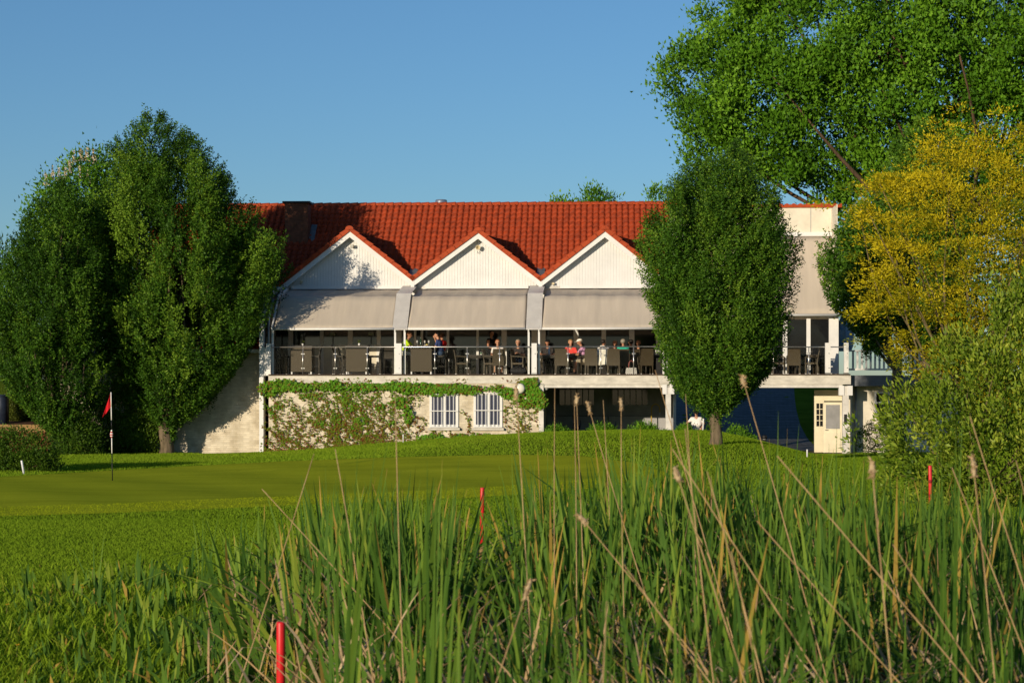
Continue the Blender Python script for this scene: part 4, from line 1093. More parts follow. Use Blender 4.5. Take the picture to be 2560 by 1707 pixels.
for (x, y, rx, ry, n) in blobs:
    n = int(n*1.05); y = y+4; ry = ry*.72
    a = rnd(n)*6.283; r = np.sqrt(rnd(n))*(1+.15*gau(n))
    pts = np.stack([x+rx*r*np.cos(a), y+ry*r*np.sin(a)], 1)
    pts = pts[(pts[:, 1] > 947+6*np.sin(pts[:, 0]*.06)) & (pts[:, 1] < 1138)]
    k = ~(((pts[:, 0] > 1076) & (pts[:, 0] < 1146) & (pts[:, 1] > 992) & (pts[:, 1] < 1072)) | ((pts[:, 0] > 1184) & (pts[:, 0] < 1256) & (pts[:, 1] > 984) & (pts[:, 1] < 1072)))
    pts = pts[k]
    big = 1.0 if rx*ry > 250 else .8
    ivy_leaves(pts, .098*big, .20 if big == 1 else .1, (.64 if big == 1 else .5)+.24*gau(len(pts)), .8)
# dainty reddish shoots along the top edge
n = 420; x = 655+rnd(n)*690; keep = np.sin(x*.045)+.6*np.sin(x*.11+1) > .1
pts = np.stack([x, 944+rnd(n)*14], 1)[keep]; ivy_leaves(pts, .065, .06, .28+.14*gau(len(pts)))
foliage('leaves', lp_, M_ivy, ivy)

# ================================================================== OBJECTS ON AND AROUND THE CLUBHOUSE
def BT(px, v, z=None):
    u = Bu(px, v); return BW(u, v, ZD if z is None else z)
def chair_parts(t, wick, seat_h=.44, back_h=.96, w=.52, d=.54, arms=True):
    """woven armchair facing -y, feet tipped with pale caps"""
    s = MB().box(-w/2+.03, w/2-.03, -d/2+.02, d/2-.04, seat_h-.07, seat_h)
    s.build('seat', wick, t)
    b = MB(); n = 6; V = []; tw = .035
    for i in range(n+1):
        k = i/n; z = seat_h-.12+(back_h-seat_h+.12)*k; y = d/2-.06+.10*k**1.6; hw = (w/2-.01)*(1-.10*k*k)
        V += [(-hw, y-tw/2, z), (hw, y-tw/2, z), (hw, y+tw/2, z), (-hw, y+tw/2, z)]
    Fc = [(0, 1, 2, 3), tuple(4*n+j for j in (3, 2, 1, 0))]
    for i in range(n):
        for j in range(4): Fc.append((4*i+j, 4*i+4+j, 4*i+4+(j+1) % 4, 4*i+(j+1) % 4))
    b.add(V, Fc).build('backrest', wick, t)
    for sx in (-1, 1):
        for sy in (-1, 1):
            x, y = sx*(w/2-.045), sy*(d/2-.05)
            l = MB().add([(x-.022, y-.022, seat_h-.072), (x+.022, y-.022, seat_h-.072), (x+.022, y+.022, seat_h-.072), (x-.022, y+.022, seat_h-.072),
                          (x*1.04-.016, y*1.04-.016, .02), (x*1.04+.016, y*1.04-.016, .02), (x*1.04+.016, y*1.04+.016, .02), (x*1.04-.016, y*1.04+.016, .02)],
                         [(0, 1, 2, 3), (7, 6, 5, 4), (0, 4, 5, 1), (1, 5, 6, 2), (2, 6, 7, 3), (3, 7, 4, 0)]).build('leg', wick, t)
            MB().cbox((x*1.04, y*1.04, .011), (.04, .04, .021)).build('foot_cap', MT['white'], l)
        if arms:
            x = sx*(w/2-.015)
            MB().tube([(x, -d/2+.05, seat_h-.05), (x, -d/2+.04, seat_h+.19), (x, -d/2+.10, seat_h+.225), (x, d/2-.05, seat_h+.245)], .022, 6).build('armrest', wick, t)
chair0 = thing('wicker_chair', 'x', 'chair'); chair_parts(chair0, MT['wicker'])
stool0 = thing('bar_chair', 'x', 'chair'); chair_parts(stool0, MT['wicker_dark'], .72, 1.10, .46, .46, False)
for z in (.30,):
    for sx in (-1, 1): MB().box(sx*.19-.012, sx*.19+.012, -.17, .17, z-.012, z+.012).build('footrest', MT['wicker_dark'], stool0)
    MB().box(-.178, .178, -.20, -.176, z-.012, z+.012).build('footrest', MT['wicker_dark'], stool0)
bar0 = thing('bar_table', 'x', 'table')
MB().box(-.43, .43, -.40, .40, 1.05, 1.09).build('table_top', MT['table_top'], bar0)
for sy in (-1, 1): MB().box(-.40, .40, sy*.36-.015, sy*.36+.015, .10, 1.048).build('wicker_panel', MT['wicker'], bar0)
for sx in (-1, 1): MB().box(sx*.385-.014, sx*.385+.014, -.343, .343, .10, 1.046).build('wicker_panel', MT['wicker'], bar0)
for sx in (-1, 1):
    for sy in (-1, 1): MB().cbox((sx*.37, sy*.34, .05), (.05, .05, .098)).build('foot', MT['white'], bar0)
low0 = thing('low_table', 'x', 'table')
MB().box(-.45, .45, -.40, .40, .70, .74).build('table_top', MT['table_top'], low0)
for sx in (-1, 1):
    for sy in (-1, 1): MB().box(sx*.40-.03, sx*.40+.03, sy*.35-.03, sy*.35+.03, 0, .698).build('leg', MT['wicker_dark'], low0)
MB().box(-.37, .37, -.36, .36, .62, .695).build('apron', MT['wicker_dark'], low0)
first = set()
def place(proto, px, v, rot, label, group):
    p = BT(px, v)
    if proto.name not in first:
        first.add(proto.name); proto.location = p; proto.rotation_euler = (0, 0, -TH+R(rot)); tag(proto, label, None, group); return proto
    return dup(proto, p, -TH+R(rot), label, group)
GC, GB, GT, GL = 'wicker chairs on the terrace', 'tall bar chairs on the terrace', 'tall wicker bar tables', 'low dark tables on the terrace'
place(bar0, 757, .95, 0, 'tall wicker bar table with a white flower pot at the left end', GT)
place(bar0, 894, .62, 0, 'tall wicker bar table standing alone under the first awning', GT)
place(bar0, 1055, .62, 0, 'tall wicker bar table between the lime and the navy shirted guests', GT)
place(stool0, 700, .7, 120, 'bar chair at the left corner of the terrace', GB)
place(stool0, 716, 1.3, 90, 'bar chair left of the flower pot table, behind another', GB)
place(stool0, 738, 1.5, 200, 'bar chair behind the flower pot table', GB)
place(stool0, 787, .8, 270, 'bar chair right of the flower pot table', GB)
place(stool0, 846, .75, 90, 'bar chair left of the lone bar table', GB)
place(stool0, 862, 1.35, 100, 'bar chair behind the lone bar table, at its left', GB)
place(stool0, 938, .8, 270, 'bar chair right of the lone bar table', GB)
place(stool0, 972, 1.0, 180, 'bar chair by the second railing post', GB)
place(stool0, 1010, .85, 90, 'bar chair under the lime shirted guest', GB)
place(stool0, 1101, .80, 270, 'bar chair under the navy shirted guest', GB)
place(stool0, 1118, 1.6, 235, 'bar chair behind the navy shirted guest', GB)
place(chair0, 1155, .65, 90, 'wicker chair seen from the side, right of the navy shirted guest', GC)
place(low0, 1200, 1.25, 0, 'low table with a white cup left of the white shirted guest', GL)
place(chair0, 1228, 1.0, 80, 'wicker chair at the left knee of the white shirted guest', GC)
place(chair0, 1248, .55, 182, 'dark wicker chair with its back before the white shirted guest', GC)
place(chair0, 1298, .75, 75, 'wicker chair turned sideways behind the black holdall', GC)
place(chair0, 1244, 1.55, 5, 'wicker chair under the white shirted guest', GC)
place(chair0, 1296, 1.75, -5, 'wicker chair under the grey haired guest', GC)
place(low0, 1365, 1.15, 0, 'low table with a blue bottle', GL)
place(chair0, 1369, 1.95, 0, 'wicker chair under the dark capped guest by the bottle', GC)
place(chair0, 1404, .55, 176, 'wicker chair back in front of the coral shirted guest', GC)
place(chair0, 1426, 1.95, 0, 'wicker chair under the coral shirted guest', GC)
place(low0, 1438, 1.25, 0, 'low table before the coral shirted guest', GL)
place(chair0, 1466, 1.05, -85, 'wicker chair under the white capped guest in pink', GC)
place(chair0, 1481, .55, 168, 'wicker chair left of the hung white jacket', GC)
place(chair0, 1506, .85, 182, 'wicker chair with a white jacket over its back', GC)
place(chair0, 1534, .55, 178, 'wicker chair right of the hung white jacket', GC)
place(low0, 1545, 2.2, 0, 'low table beyond the teal shirted guest', GL)
place(chair0, 1558, 1.15, 180, 'wicker chair under the teal shirted guest', GC)
place(chair0, 1581, 1.75, 195, 'wicker chair under the black capped guest beside teal', GC)
place(chair0, 1614, .55, 192, 'wicker chair right of the checked bag, turned a little', GC)
place(low0, 1642, 1.3, 0, 'low table with upturned glasses beside the hornbeam crown', GL)
place(chair0, 1946, .7, 80, 'wicker chair at the left of the right hand terrace', GC)
place(chair0, 1984, .6, 178, 'wicker chair with its back to the railing on the right terrace', GC)
place(low0, 2012, 1.2, 0, 'low table on the right hand terrace', GL)
place(chair0, 2030, .75, -100, 'wicker chair right of the table on the right terrace', GC)
place(chair0, 2052, 1.2, -80, 'wicker chair beside the end window on the right terrace', GC)
place(chair0, 1925, 1.4, 60, 'wicker chair partly behind the hornbeam on the right terrace', GC)

# small things on the tables
def pot(px, v, ztop, label):
    t = thing('flower_pot', label, 'flower pot', BT(px, v, ZD+ztop))
    MB().lathe([(.03, 0), (.045, .09), (.04, .092)], n=12).build('pot', MT['white'], t, True)
    k = 40; C = gau(k, 3)*.035+np.array([0, 0, .15]); V, Fq = leaf_quads(C, gau(k, 3)+np.array([0, 0, .5]), gau(k, 3), np.full(k, .05), np.full(k, .025))
    tag(link('plant', npmesh('plant', V, Fq, M_thuja, tint=np.repeat(rnd(k), 4)), t), kind='stuff')
pot(757, .95, 1.092, 'small white flower pot on the leftmost bar table')
pot(898, .7, 1.092, 'small flower pot on the lone bar table')
def bottle(px, v, ztop, m_, label, h=.30):
    t = thing('bottle', label, 'bottle', BT(px, v, ZD+ztop))
    MB().lathe([(.036, 0), (.038, .02), (.038, h*.62), (.016, h*.8), (.014, h*.97)], n=12).build('body', m_, t, True)
    MB().lathe([(.016, h*.972), (.016, h)], n=10).build('cap', MT['white'], t, True)
M_bottle_b = mat('blue_bottle_glass', (.16, .26, .42), .15, .05, 3, .5); M_bottle_g = mat('green_bottle_glass', (.012, .045, .018), .12, .1, 3, .5)
bottle(1373, 1.0, .742, M_bottle_b, 'pale blue bottle on the table of the dark capped guest', .34)
bottle(1052, .62, 1.092, M_bottle_g, 'dark green bottle on the bar table')
M_glassy = mat('drinking_glass', (.45, .45, .43), .08, .05, 3, .5)
def goblet(px, v, ztop, label, h=.2, group='glasses on the terrace tables'):
    t = thing('drinking_glass', label, 'glass', BT(px, v, ZD+ztop), group=group)
    MB().lathe([(.032, 0), (.03, .006), (.005, .012), (.005, h*.45)], n=10).build('foot', M_glassy, t, True)
    MB().lathe([(.006, h*.452), (.034, h*.62), (.032, h)], n=12).build('bowl', MT['clear_glass'] if False else M_glassy, t, True)
for px, v, zt, lab in [(1043, .6, 1.092, 'wine glass left of the green bottle'), (1062, .75, 1.092, 'wine glass right of the green bottle'), (1072, .55, 1.092, 'wine glass nearest the navy shirted guest'),
                       (1640, 1.2, .742, 'upturned glass at the left on the table by the hornbeam'), (1646, 1.25, .742, 'middle upturned glass on the table by the hornbeam'), (1651, 1.2, .742, 'upturned glass at the right on the table by the hornbeam')]:
    goblet(px, v, zt, lab)
t = thing('cup', 'white cup with green print on the low table', 'cup', BT(1203, 1.1, ZD+.742))
MB().lathe([(.03, 0), (.042, .12)], n=14).build('body', MT['white'], t, True); MB().lathe([(.037, .05), (.0405, .08)], n=14).build('print_band', mat('green_print', (.10, .35, .04), .5), t, True)
t = thing('plate', 'plate with lemon slices on the bar table', 'plate', BT(1066, .5, ZD+1.092))
MB().lathe([(.05, 0), (.11, .018), (.10, .02)], n=18).build('dish', MT['white'], t, True); MB().sphere((.02, 0, .035), (.05, .03, .02), 8, 6).build('lemon', mat('lemon', (.65, .50, .03), .5), t, True)
# bags
t = thing('holdall', 'black holdall on the terrace floor', 'bag', BT(1296, .30), -TH)
b = MB(); n = 12
for i in range(n+1):
    a = i/n; x = -.30+.60*a; r = .17*(1-abs(2*a-1)**4*.5)
    for k in range(10):
        th = 2*math.pi*k/10; b.v.append((x, .13*math.cos(th)*(1-.3*abs(2*a-1)**4), max(.0, .13+r*.85*math.sin(th))+.01*math.sin(i*1.9+k)))
for i in range(n):
    for k in range(10): b.f.append((i*10+k, i*10+(k+1) % 10, (i+1)*10+(k+1) % 10, (i+1)*10+k)); b.m.append(0)
b.f += [tuple(range(9, -1, -1)), tuple(n*10+k for k in range(10))]; b.m += [0, 0]
b.build('body', mat('black_nylon', (.022, .022, .025), .7, .2, 8, .2, .5, 20), t, True)
MB().tube([(-.13, -.12, .18), (-.10, -.15, .30), (.10, -.15, .30), (.13, -.12, .18)], .012, 6).build('strap', MT['black'], t)
def checkmat(name, a, b_, sc):
    m, n, l, p = newmat(name); tc = n.new('ShaderNodeTexCoord'); c = n.new('ShaderNodeTexChecker'); c.inputs['Scale'].default_value = sc
    c.inputs['Color1'].default_value = (*a, 1); c.inputs['Color2'].default_value = (*b_, 1)
    l.new(tc.outputs['Object'], c.inputs['Vector']); l.new(c.outputs[0], p.inputs['Base Color']); p.inputs['Roughness'].default_value = .8
    return m
t = thing('checked_bag', 'white and black checked bag with a pink handle on the floor', 'bag', BT(1578, .35), -TH)
MB().add([(-.22, -.07, 0), (.22, -.07, 0), (.22, .07, 0), (-.22, .07, 0), (-.19, -.05, .24), (.19, -.05, .25), (.19, .05, .25), (-.19, .05, .24)], [(3, 2, 1, 0), (4, 5, 6, 7), (0, 1, 5, 4), (1, 2, 6, 5), (2, 3, 7, 6), (3, 0, 4, 7)]).build('body', checkmat('checked_cloth', (.75, .73, .68), (.03, .03, .03), 26), t)
MB().tube([(-.10, -.05, .24), (-.08, -.06, .44), (0, -.06, .52), (.08, -.06, .44), (.10, -.05, .24)], .013, 7).build('handle', mat('pink_leather', (.42, .12, .11), .6), t, True)
# white jacket hung over a chair back
t = thing('white_jacket', 'white jacket draped over a chair back', 'jacket', BT(1506, .50), -TH)
V = []; n = 13; m = 12
for j in range(m):
    k = j/(m-1); z = 1.00-.66*k; hw = .17+.16*k**.8
    for i in range(n):
        a = 2*i/(n-1)-1; V.append((hw*a+.01*math.sin(j), -.06-.05*math.cos(a*1.4)-.025*math.sin(a*9+j*.5)*k-.02*k, z-.05*abs(a)*(1-k)+.02*math.sin(a*7)*k))
o = MB().add(V, [(j*n+i, j*n+i+1, (j+1)*n+i+1, (j+1)*n+i) for j in range(m-1) for i in range(n-1)]).build('cloth', mat('white_cloth', (.78, .74, .66), .85, .06, 4, .1), t, True)
o.modifiers.new('thickness', 'SOLIDIFY').thickness = .02
MB().tube([(-.14, -.05, .98), (-.06, -.08, 1.06), (.06, -.08, 1.06), (.14, -.05, .98)], .03, 8).build('collar', o.data.materials[0], t, True)

# lamps, loudspeaker and small fittings on the gables
def at_b(px, py, v): u, z = B(px, py, v); return BW(u, v, z)
M_horn = mat('cream_horn', (.55, .47, .30), .5, .1, 5, .3)
t = thing('horn_loudspeaker', 'cream horn loudspeaker on the middle gable', 'loudspeaker', at_b(1196, 620, 3.98), -TH)
hb = MB()
hb.lathe([(.03, 0), (.035, .08), (.06, .15), (.10, .24), (.095, .245), (.05, .16), (.02, .10)], n=18); hb.xform(Matrix.Rotation(R(90), 4, 'X') @ Matrix.Scale(1.0, 4)); hb.build('horn', M_horn, t, True)
MB().cbox((0, -.05, 0), (.09, .1, .09)).build('driver', M_horn, t)
MB().tube([(-.04, 0, -.12), (-.05, -.05, -.19), (0, -.06, -.22), (.05, -.05, -.19), (.04, 0, -.12)], .008, 6).build('bracket', MT['steel'], t)
t = thing('flood_lamp', 'small square lamp near the peak of the first gable', 'lamp', at_b(881, 617, 3.98), -TH)
MB().cbox((0, -.18, .02), (.13, .10, .12)).build('housing', M_horn, t); MB().cbox((0, -.235, .02), (.10, .008, .09)).build('glass', M_glassy, t)
MB().tube([(.0, 0, -.03), (.0, -.15, -.05), (0, -.18, -.03)], .012, 6).build('arm', MT['white'], t)
for px, py, lab in [(732, 706, 'cream spotlight at the far left foot of the first gable'), (754, 706, 'cream spotlight second from the left foot of the first gable'), (1383, 710, 'cream spotlight at the left foot of the third gable')]:
    t = thing('spotlight', lab, 'lamp', at_b(px, py, 3.98), -TH, group='spotlights at the gable feet')
    MB().cbox((0, -.10, .01), (.10, .09, .09)).build('housing', M_horn, t); MB().cbox((0, -.03, -.04), (.04, .06, .03)).build('bracket', MT['zinc'], t)
t = thing('wall_lamp', 'round pale wall lamp among the ivy right of the barred windows', 'lamp', at_b(1300, 971, -.17), -TH)
MB().tube([(0, .02, 0), (0, .24, 0)], .03, 8).build('bracket', MT['zinc'], t)
b = MB(); b.lathe([(.17, 0), (.185, .03), (.18, .06), (.14, .10), (.07, .125), (.01, .13)], n=24); b.xform(Matrix.Rotation(R(90), 4, 'X')); b.build('globe', mat('opal_glass', (.72, .70, .60), .2, .04, 3, .5), t, True)
b = MB(); b.lathe([(.20, -.02), (.20, .02), (.187, .028)], n=24); b.xform(Matrix.Rotation(R(90), 4, 'X')); b.build('rim', MT['zinc'], t, True)
for px, py, lab in [(1364, 973, 'small dome lamp under the terrace beam by the ivy corner'), (1692, 975, 'small dome lamp under the terrace beam right of the post')]:
    t = thing('dome_lamp', lab, 'lamp', at_b(px, 969.5, .2), -TH, group='dome lamps under the terrace')
    MB().lathe([(.02, -.10), (.08, -.075), (.105, -.03), (.105, -.004)], n=16).build('dome', mat('opal_dome', (.5, .5, .48), .3), t, True); MB().lathe([(.11, -.003), (.11, .0)], n=16).build('plate', MT['zinc'], t)
# table lamps behind the glass
M_shade = mat('pale_lamp_shade', (.30, .33, .24), .7)
for px, lab in [(831, 'pale table lamp at the left behind the terrace glass'), (927, 'pale table lamp at the right behind the terrace glass')]:
    t = thing('table_lamp', lab, 'lamp', at_b(px, 862, 3.90), -TH, group='table lamps by the windows')
    MB().lathe([(.06, 0), (.05, .02), (.012, .03), (.012, .36)], n=10).build('base', MT['zinc'], t, True); MB().lathe([(.125, .36), (.10, .50)], n=16).build('lamp_shade', M_shade, t, True)
# undercroft fittings: coiled air hoses, yellow hoop
def coil(px0, px1, py0, py1, lab):
    c = at_b((px0+px1)/2, py0, VU-.3); t = thing('coiled_hose', lab, 'hose', c, -TH, group='blue coiled hoses in the undercroft')
    w = (px1-px0)/F*79; h = (py1-py0)/F*79; n = 220; pts = []
    for i in range(n):
        a = i/(n-1); th = math.pi*(a-.5); x = math.sin(th)*w/2; z = -h*math.cos(th)**.7 if math.cos(th) > 0 else 0
        ph = a*2*math.pi*17; pts.append((x+.0, .055*math.cos(ph), z+.055*math.sin(ph)))
    MB().tube(pts, .013, 5).build('coil', MT['blue'], t, True); MB().tube([(-w/2, 0, 0), (-w/2, .05, .18)], .02, 6).build('valve', MT['black'], t)
coil(1433, 1452, 1050, 1072, 'left blue coiled air hose hanging in the undercroft')
coil(1520, 1540, 1052, 1070, 'right blue coiled air hose hanging in the undercroft')
t = thing('yellow_hoop', 'yellow hoop standpipe against the undercroft wall', 'pipe', at_b(1639, 1066, VU-.5), -TH)
zz = wz(1010, 81)-t.location.z
MB().tube([(-.17, 0, -.3)]+[(-.17*math.cos(a), 0, zz-.2+.2*math.sin(a)) for a in np.linspace(0, math.pi, 9)]+[(.17, 0, .55)], .022, 8).build('pipe', MT['yellow_pipe'], t, True)
MB().cbox((.17, 0, .52), (.08, .06, .10)).build('tap', MT['zinc'], t)
# closed blue parasol on the right
t = thing('parasol', 'closed blue parasol with white print behind the terrace end', 'parasol', BT(2112, 5.2, 2.9), -TH)
MB().tube([(0, 0, 0), (0, 0, 2.75)], .025, 8).build('pole', MT['steel'], t, True)
b = MB(); n = 16; pr = [(.03, 2.72), (.10, 2.5), (.20, 2.2), (.30, 1.75), (.26, 1.25), (.20, 1.05)]
for r, z in pr:
    for k in range(n):
        a = 2*math.pi*k/n; rr = r*(1+.28*(-1)**k); b.v.append((rr*math.cos(a), rr*math.sin(a), z))
for i in range(len(pr)-1):
    for k in range(n): b.f.append((i*n+k, (i+1)*n+k, (i+1)*n+(k+1) % n, i*n+(k+1) % n)); b.m.append(0)
b.build('canopy', mat('blue_canvas', (.10, .22, .42), .8, .5, 7, .1, col2=(.55, .6, .66)), t, True)
t = thing('garden_lamp', 'small black bollard lamp beside the dark driveway', 'lamp', (wx(1911, 74), 74, gz(wx(1911, 74), 74)))
MB().lathe([(.07, 0), (.07, .28)], n=12).build('post', MT['black'], t, True); MB().lathe([(.09, .30), (.10, .42), (.02, .45)], n=12).build('head', MT['black'], t, True); MB().lathe([(.06, .281), (.06, .299)], n=12).build('lens', M_glassy, t)

# ================================================================== COURSE: flagstick, stakes, left corner
FY = 48.8; fx, fz_ = wx(281, FY), gz(wx(281, FY), FY)
t = thing('flagstick', 'golf flagstick with a drooping red flag on the green', 'flag', (fx, FY, fz_))
M_pw = mat('white_pole', (.8, .78, .74), .4, .03); M_pb = mat('black_pole', (.012, .012, .013), .45)
H = wz(980, FY)-fz_
def zz_(py): return (wz(py, FY)-fz_)
for a, b_, m_ in [(1197, 1133, M_pb), (1133, 1093, M_pw), (1093, 1074, M_pw), (1074, 1050, M_pb), (1050, 1016, M_pw), (1016, 980, M_pw)]:
    z0, z1 = zz_(a) if a < 1197 else -.05, zz_(b_)
    MB().tube([(-.035*z0/H, 0, z0), (-.035*z1/H, 0, z1-.001)], .012, 8).build('pole_section', m_, t, True)
b = MB(); n = 9; m = 14; V = []
for j in range(m):
    k = j/(m-1)
    for i in range(n):
        a = i/(n-1)
        top = zz_(985)-k*.34-a*(.03); x = -.04-a*.10*(.25+1.0*k)-.075*k*a; z = zz_(984)-.34*k*(1-.0*a)-a*(.22*k+.02)-.0
        V.append((x, .03*math.sin(a*8+k*2)*(.4+a), z))
fl = b.add(V, [(j*n+i, j*n+i+1, (j+1)*n+i+1, (j+1)*n+i) for j in range(m-1) for i in range(n-1)]).build('flag', MT['flag_red'], t, True)
fl.modifiers.new('thickness', 'SOLIDIFY').thickness = .004
cb = [(.012, zz_(1094)), (.03, zz_(1091)), (.038, zz_(1088)), (.04, zz_(1085)), (.034, zz_(1082)), (.024, zz_(1079)), (.013, zz_(1074))]
for i, (p, q_) in enumerate(zip(cb, cb[1:])):
    MB().lathe([p, (q_[0], q_[1]-.0005)], (-.02, 0, 0), 12).build('marker_band', MT['flag_red'] if i % 2 == 0 else M_pw, t, True)
tag(MB().lathe([(.054, -.004), (.054, .0)], (0, 0, .004), 20).build('cup_rim', M_pb, t))

def stake(px, Y_, py_top, r, m_, lab, cat='stake', tilt=(0, 0), wood=False):
    X_ = wx(px, Y_); g_ = gz(X_, Y_); h = wz(py_top, Y_)-g_
    t = thing('marker_stake', lab, cat, (X_, Y_, g_)); t.rotation_euler = (tilt[0], tilt[1], 0)
    k0 = .28 if wood else 0
    if wood: MB().lathe([(r*.95, -.1), (r, h*k0-.001)], n=14).build('bare_foot', MT['timber'], t, True)
    MB().lathe([(r, h*k0 if wood else -.1), (r, h-.010), (r*.93, h-.003), (r*.7, h)], n=18).build('shaft', m_, t, True)
    return t, h
stake(702, 11.3, 1553, .025, MT['red_paint'], 'red stake nearest the camera at the bottom edge')
stake(1204, 24.0, 1218, .026, MT['red_paint'], 'red stake in the gap of the reeds, near the middle', tilt=(0, R(.6)), wood=True)
t, h = stake(2329, 26.0, 1163, .024, MT['red_paint'], 'red stake before the willow bush at right', tilt=(0, R(-1)))
for k in (.82, .66, .48, .28): MB().lathe([(.0245, h*k-.02), (.028, h*k), (.0245, h*k+.02)], n=14).build('dent_ring', mat('dark_red', (.25, .01, .012), .6), t, True)
stake(60, 54.0, 1150, .028, mat('white_stake', (.72, .74, .78), .5), 'white stake leaning beside the left hedge', tilt=(0, R(-10)))
stake(1008, 72.6, 1085, .022, MT['white'], 'thin white stake before the ivy wall left of the windows')
stake(2018, 58.0, 1123, .022, MT['white'], 'thin white stake before the open door')
# left corner: retaining wall, timber beam, mulch, pillar
WY = 74.5
t = thing('retaining_wall', 'low brick retaining wall with a timber beam behind the left hedge', 'wall', (wx(60, WY), WY, gz(wx(60, WY), WY)))
x0, x1 = wx(-220, WY)-t.location.x, wx(215, WY)-t.location.x; zt_, zb_ = wz(1061, WY)-t.location.z, wz(1079, WY)-t.location.z
MB().box(x0, x1, -.10, .12, zb_, zt_).build('timber_beam', MT['timber'], t)
M_bk = mat('red_brick', (.26, .085, .045), .85, .25, 8, .1, .4, 40)
bw, bh = .25, .085; r_ = 0; z = -.2
while z < zb_-.03:
    x = x0-(bw/2 if r_ % 2 else 0)
    if z > -.12:
        while x < x1:
            if x+bw > x1-3.6: MB().box(x+.005, x+bw-.005, -.04-random.uniform(0, .006), .09, z+.005, min(z+bh, zb_-.003)-.004).build('brick', M_bk, t)
            x += bw
    z += bh; r_ += 1
MB().box(x0, x1, -.02, .09, -.3, zb_-.004).build('wall_core', MT['mulch'], t)
tag(MB().add([(wx(-220, WY), WY+.12, wz(1061, WY)-.03), (wx(215, WY), WY+.12, wz(1061, WY)-.03), (wx(215, 79), 79, wz(1040, 79)), (wx(-220, 79), 79, wz(1040, 79))], [(0, 1, 2, 3)]).build('mulch_bed', MT['mulch']), 'brown bark mulch bed behind the timber beam', 'bed', kind='structure')
t = thing('navy_pillar', 'dark blue round pillar at the far left edge', 'pillar', (wx(4, 75.5), 75.5, wz(1060, 75.5)-.1))
MB().lathe([(.27, 0), (.27, 1.12), (.25, 1.15)], n=24).build('shaft', MT['navy'], t, True); MB().lathe([(.285, 1.151), (.285, 1.19), (.1, 1.22)], n=24).build('lid', MT['navy'], t, True)
tag(MB().add([(0, 0, 0)], []).build('z', MT['navy'])) if False else None

# ================================================================== PEOPLE
SKIN = mat('skin', (.48, .25, .16), .5, .06, 8, .3); SKIN2 = mat('tanned_skin', (.36, .17, .10), .5, .06, 8, .3)
def cloth(name, c): return mat(name, c, .85, .10, 5, .1, .25, 12)
HAIRS = {k: mat('hair_'+k, c, .6, .2, 30, .3) for k, c in dict(grey=(.30, .27, .22), brown=(.07, .035, .018), dark=(.015, .012, .010), blond=(.34, .22, .09), ginger=(.20, .07, .025), white=(.5, .47, .42)).items()}
def capsule(a, b_, ra, rb, n=12, m=5):
    a = np.array(a, float); b_ = np.array(b_, float); d = b_-a; L = np.linalg.norm(d); d = d/L if L > 1e-6 else np.array([0, 0, 1.])
    x = np.cross(d, [0, 0, 1] if abs(d[2]) < .9 else [1, 0, 0]); x /= np.linalg.norm(x); y = np.cross(d, x)
    rings = [(a, ra, -math.pi/2+math.pi/2*i/m) for i in range(m+1)] + [(b_, rb, math.pi/2*i/m) for i in range(m+1)]
    V = []
    for c, r, ph in rings:
        for k in range(n):
            t = 2*math.pi*k/n; V.append(c+d*r*math.sin(ph)+(x*math.cos(t)+y*math.sin(t))*r*max(math.cos(ph), .02))
    Fc = [(i*n+k, i*n+(k+1) % n, (i+1)*n+(k+1) % n, (i+1)*n+k) for i in range(len(rings)-1) for k in range(n)]
    Fc += [tuple(range(n-1, -1, -1)), tuple((len(rings)-1)*n+k for k in range(n))]
    return V, Fc
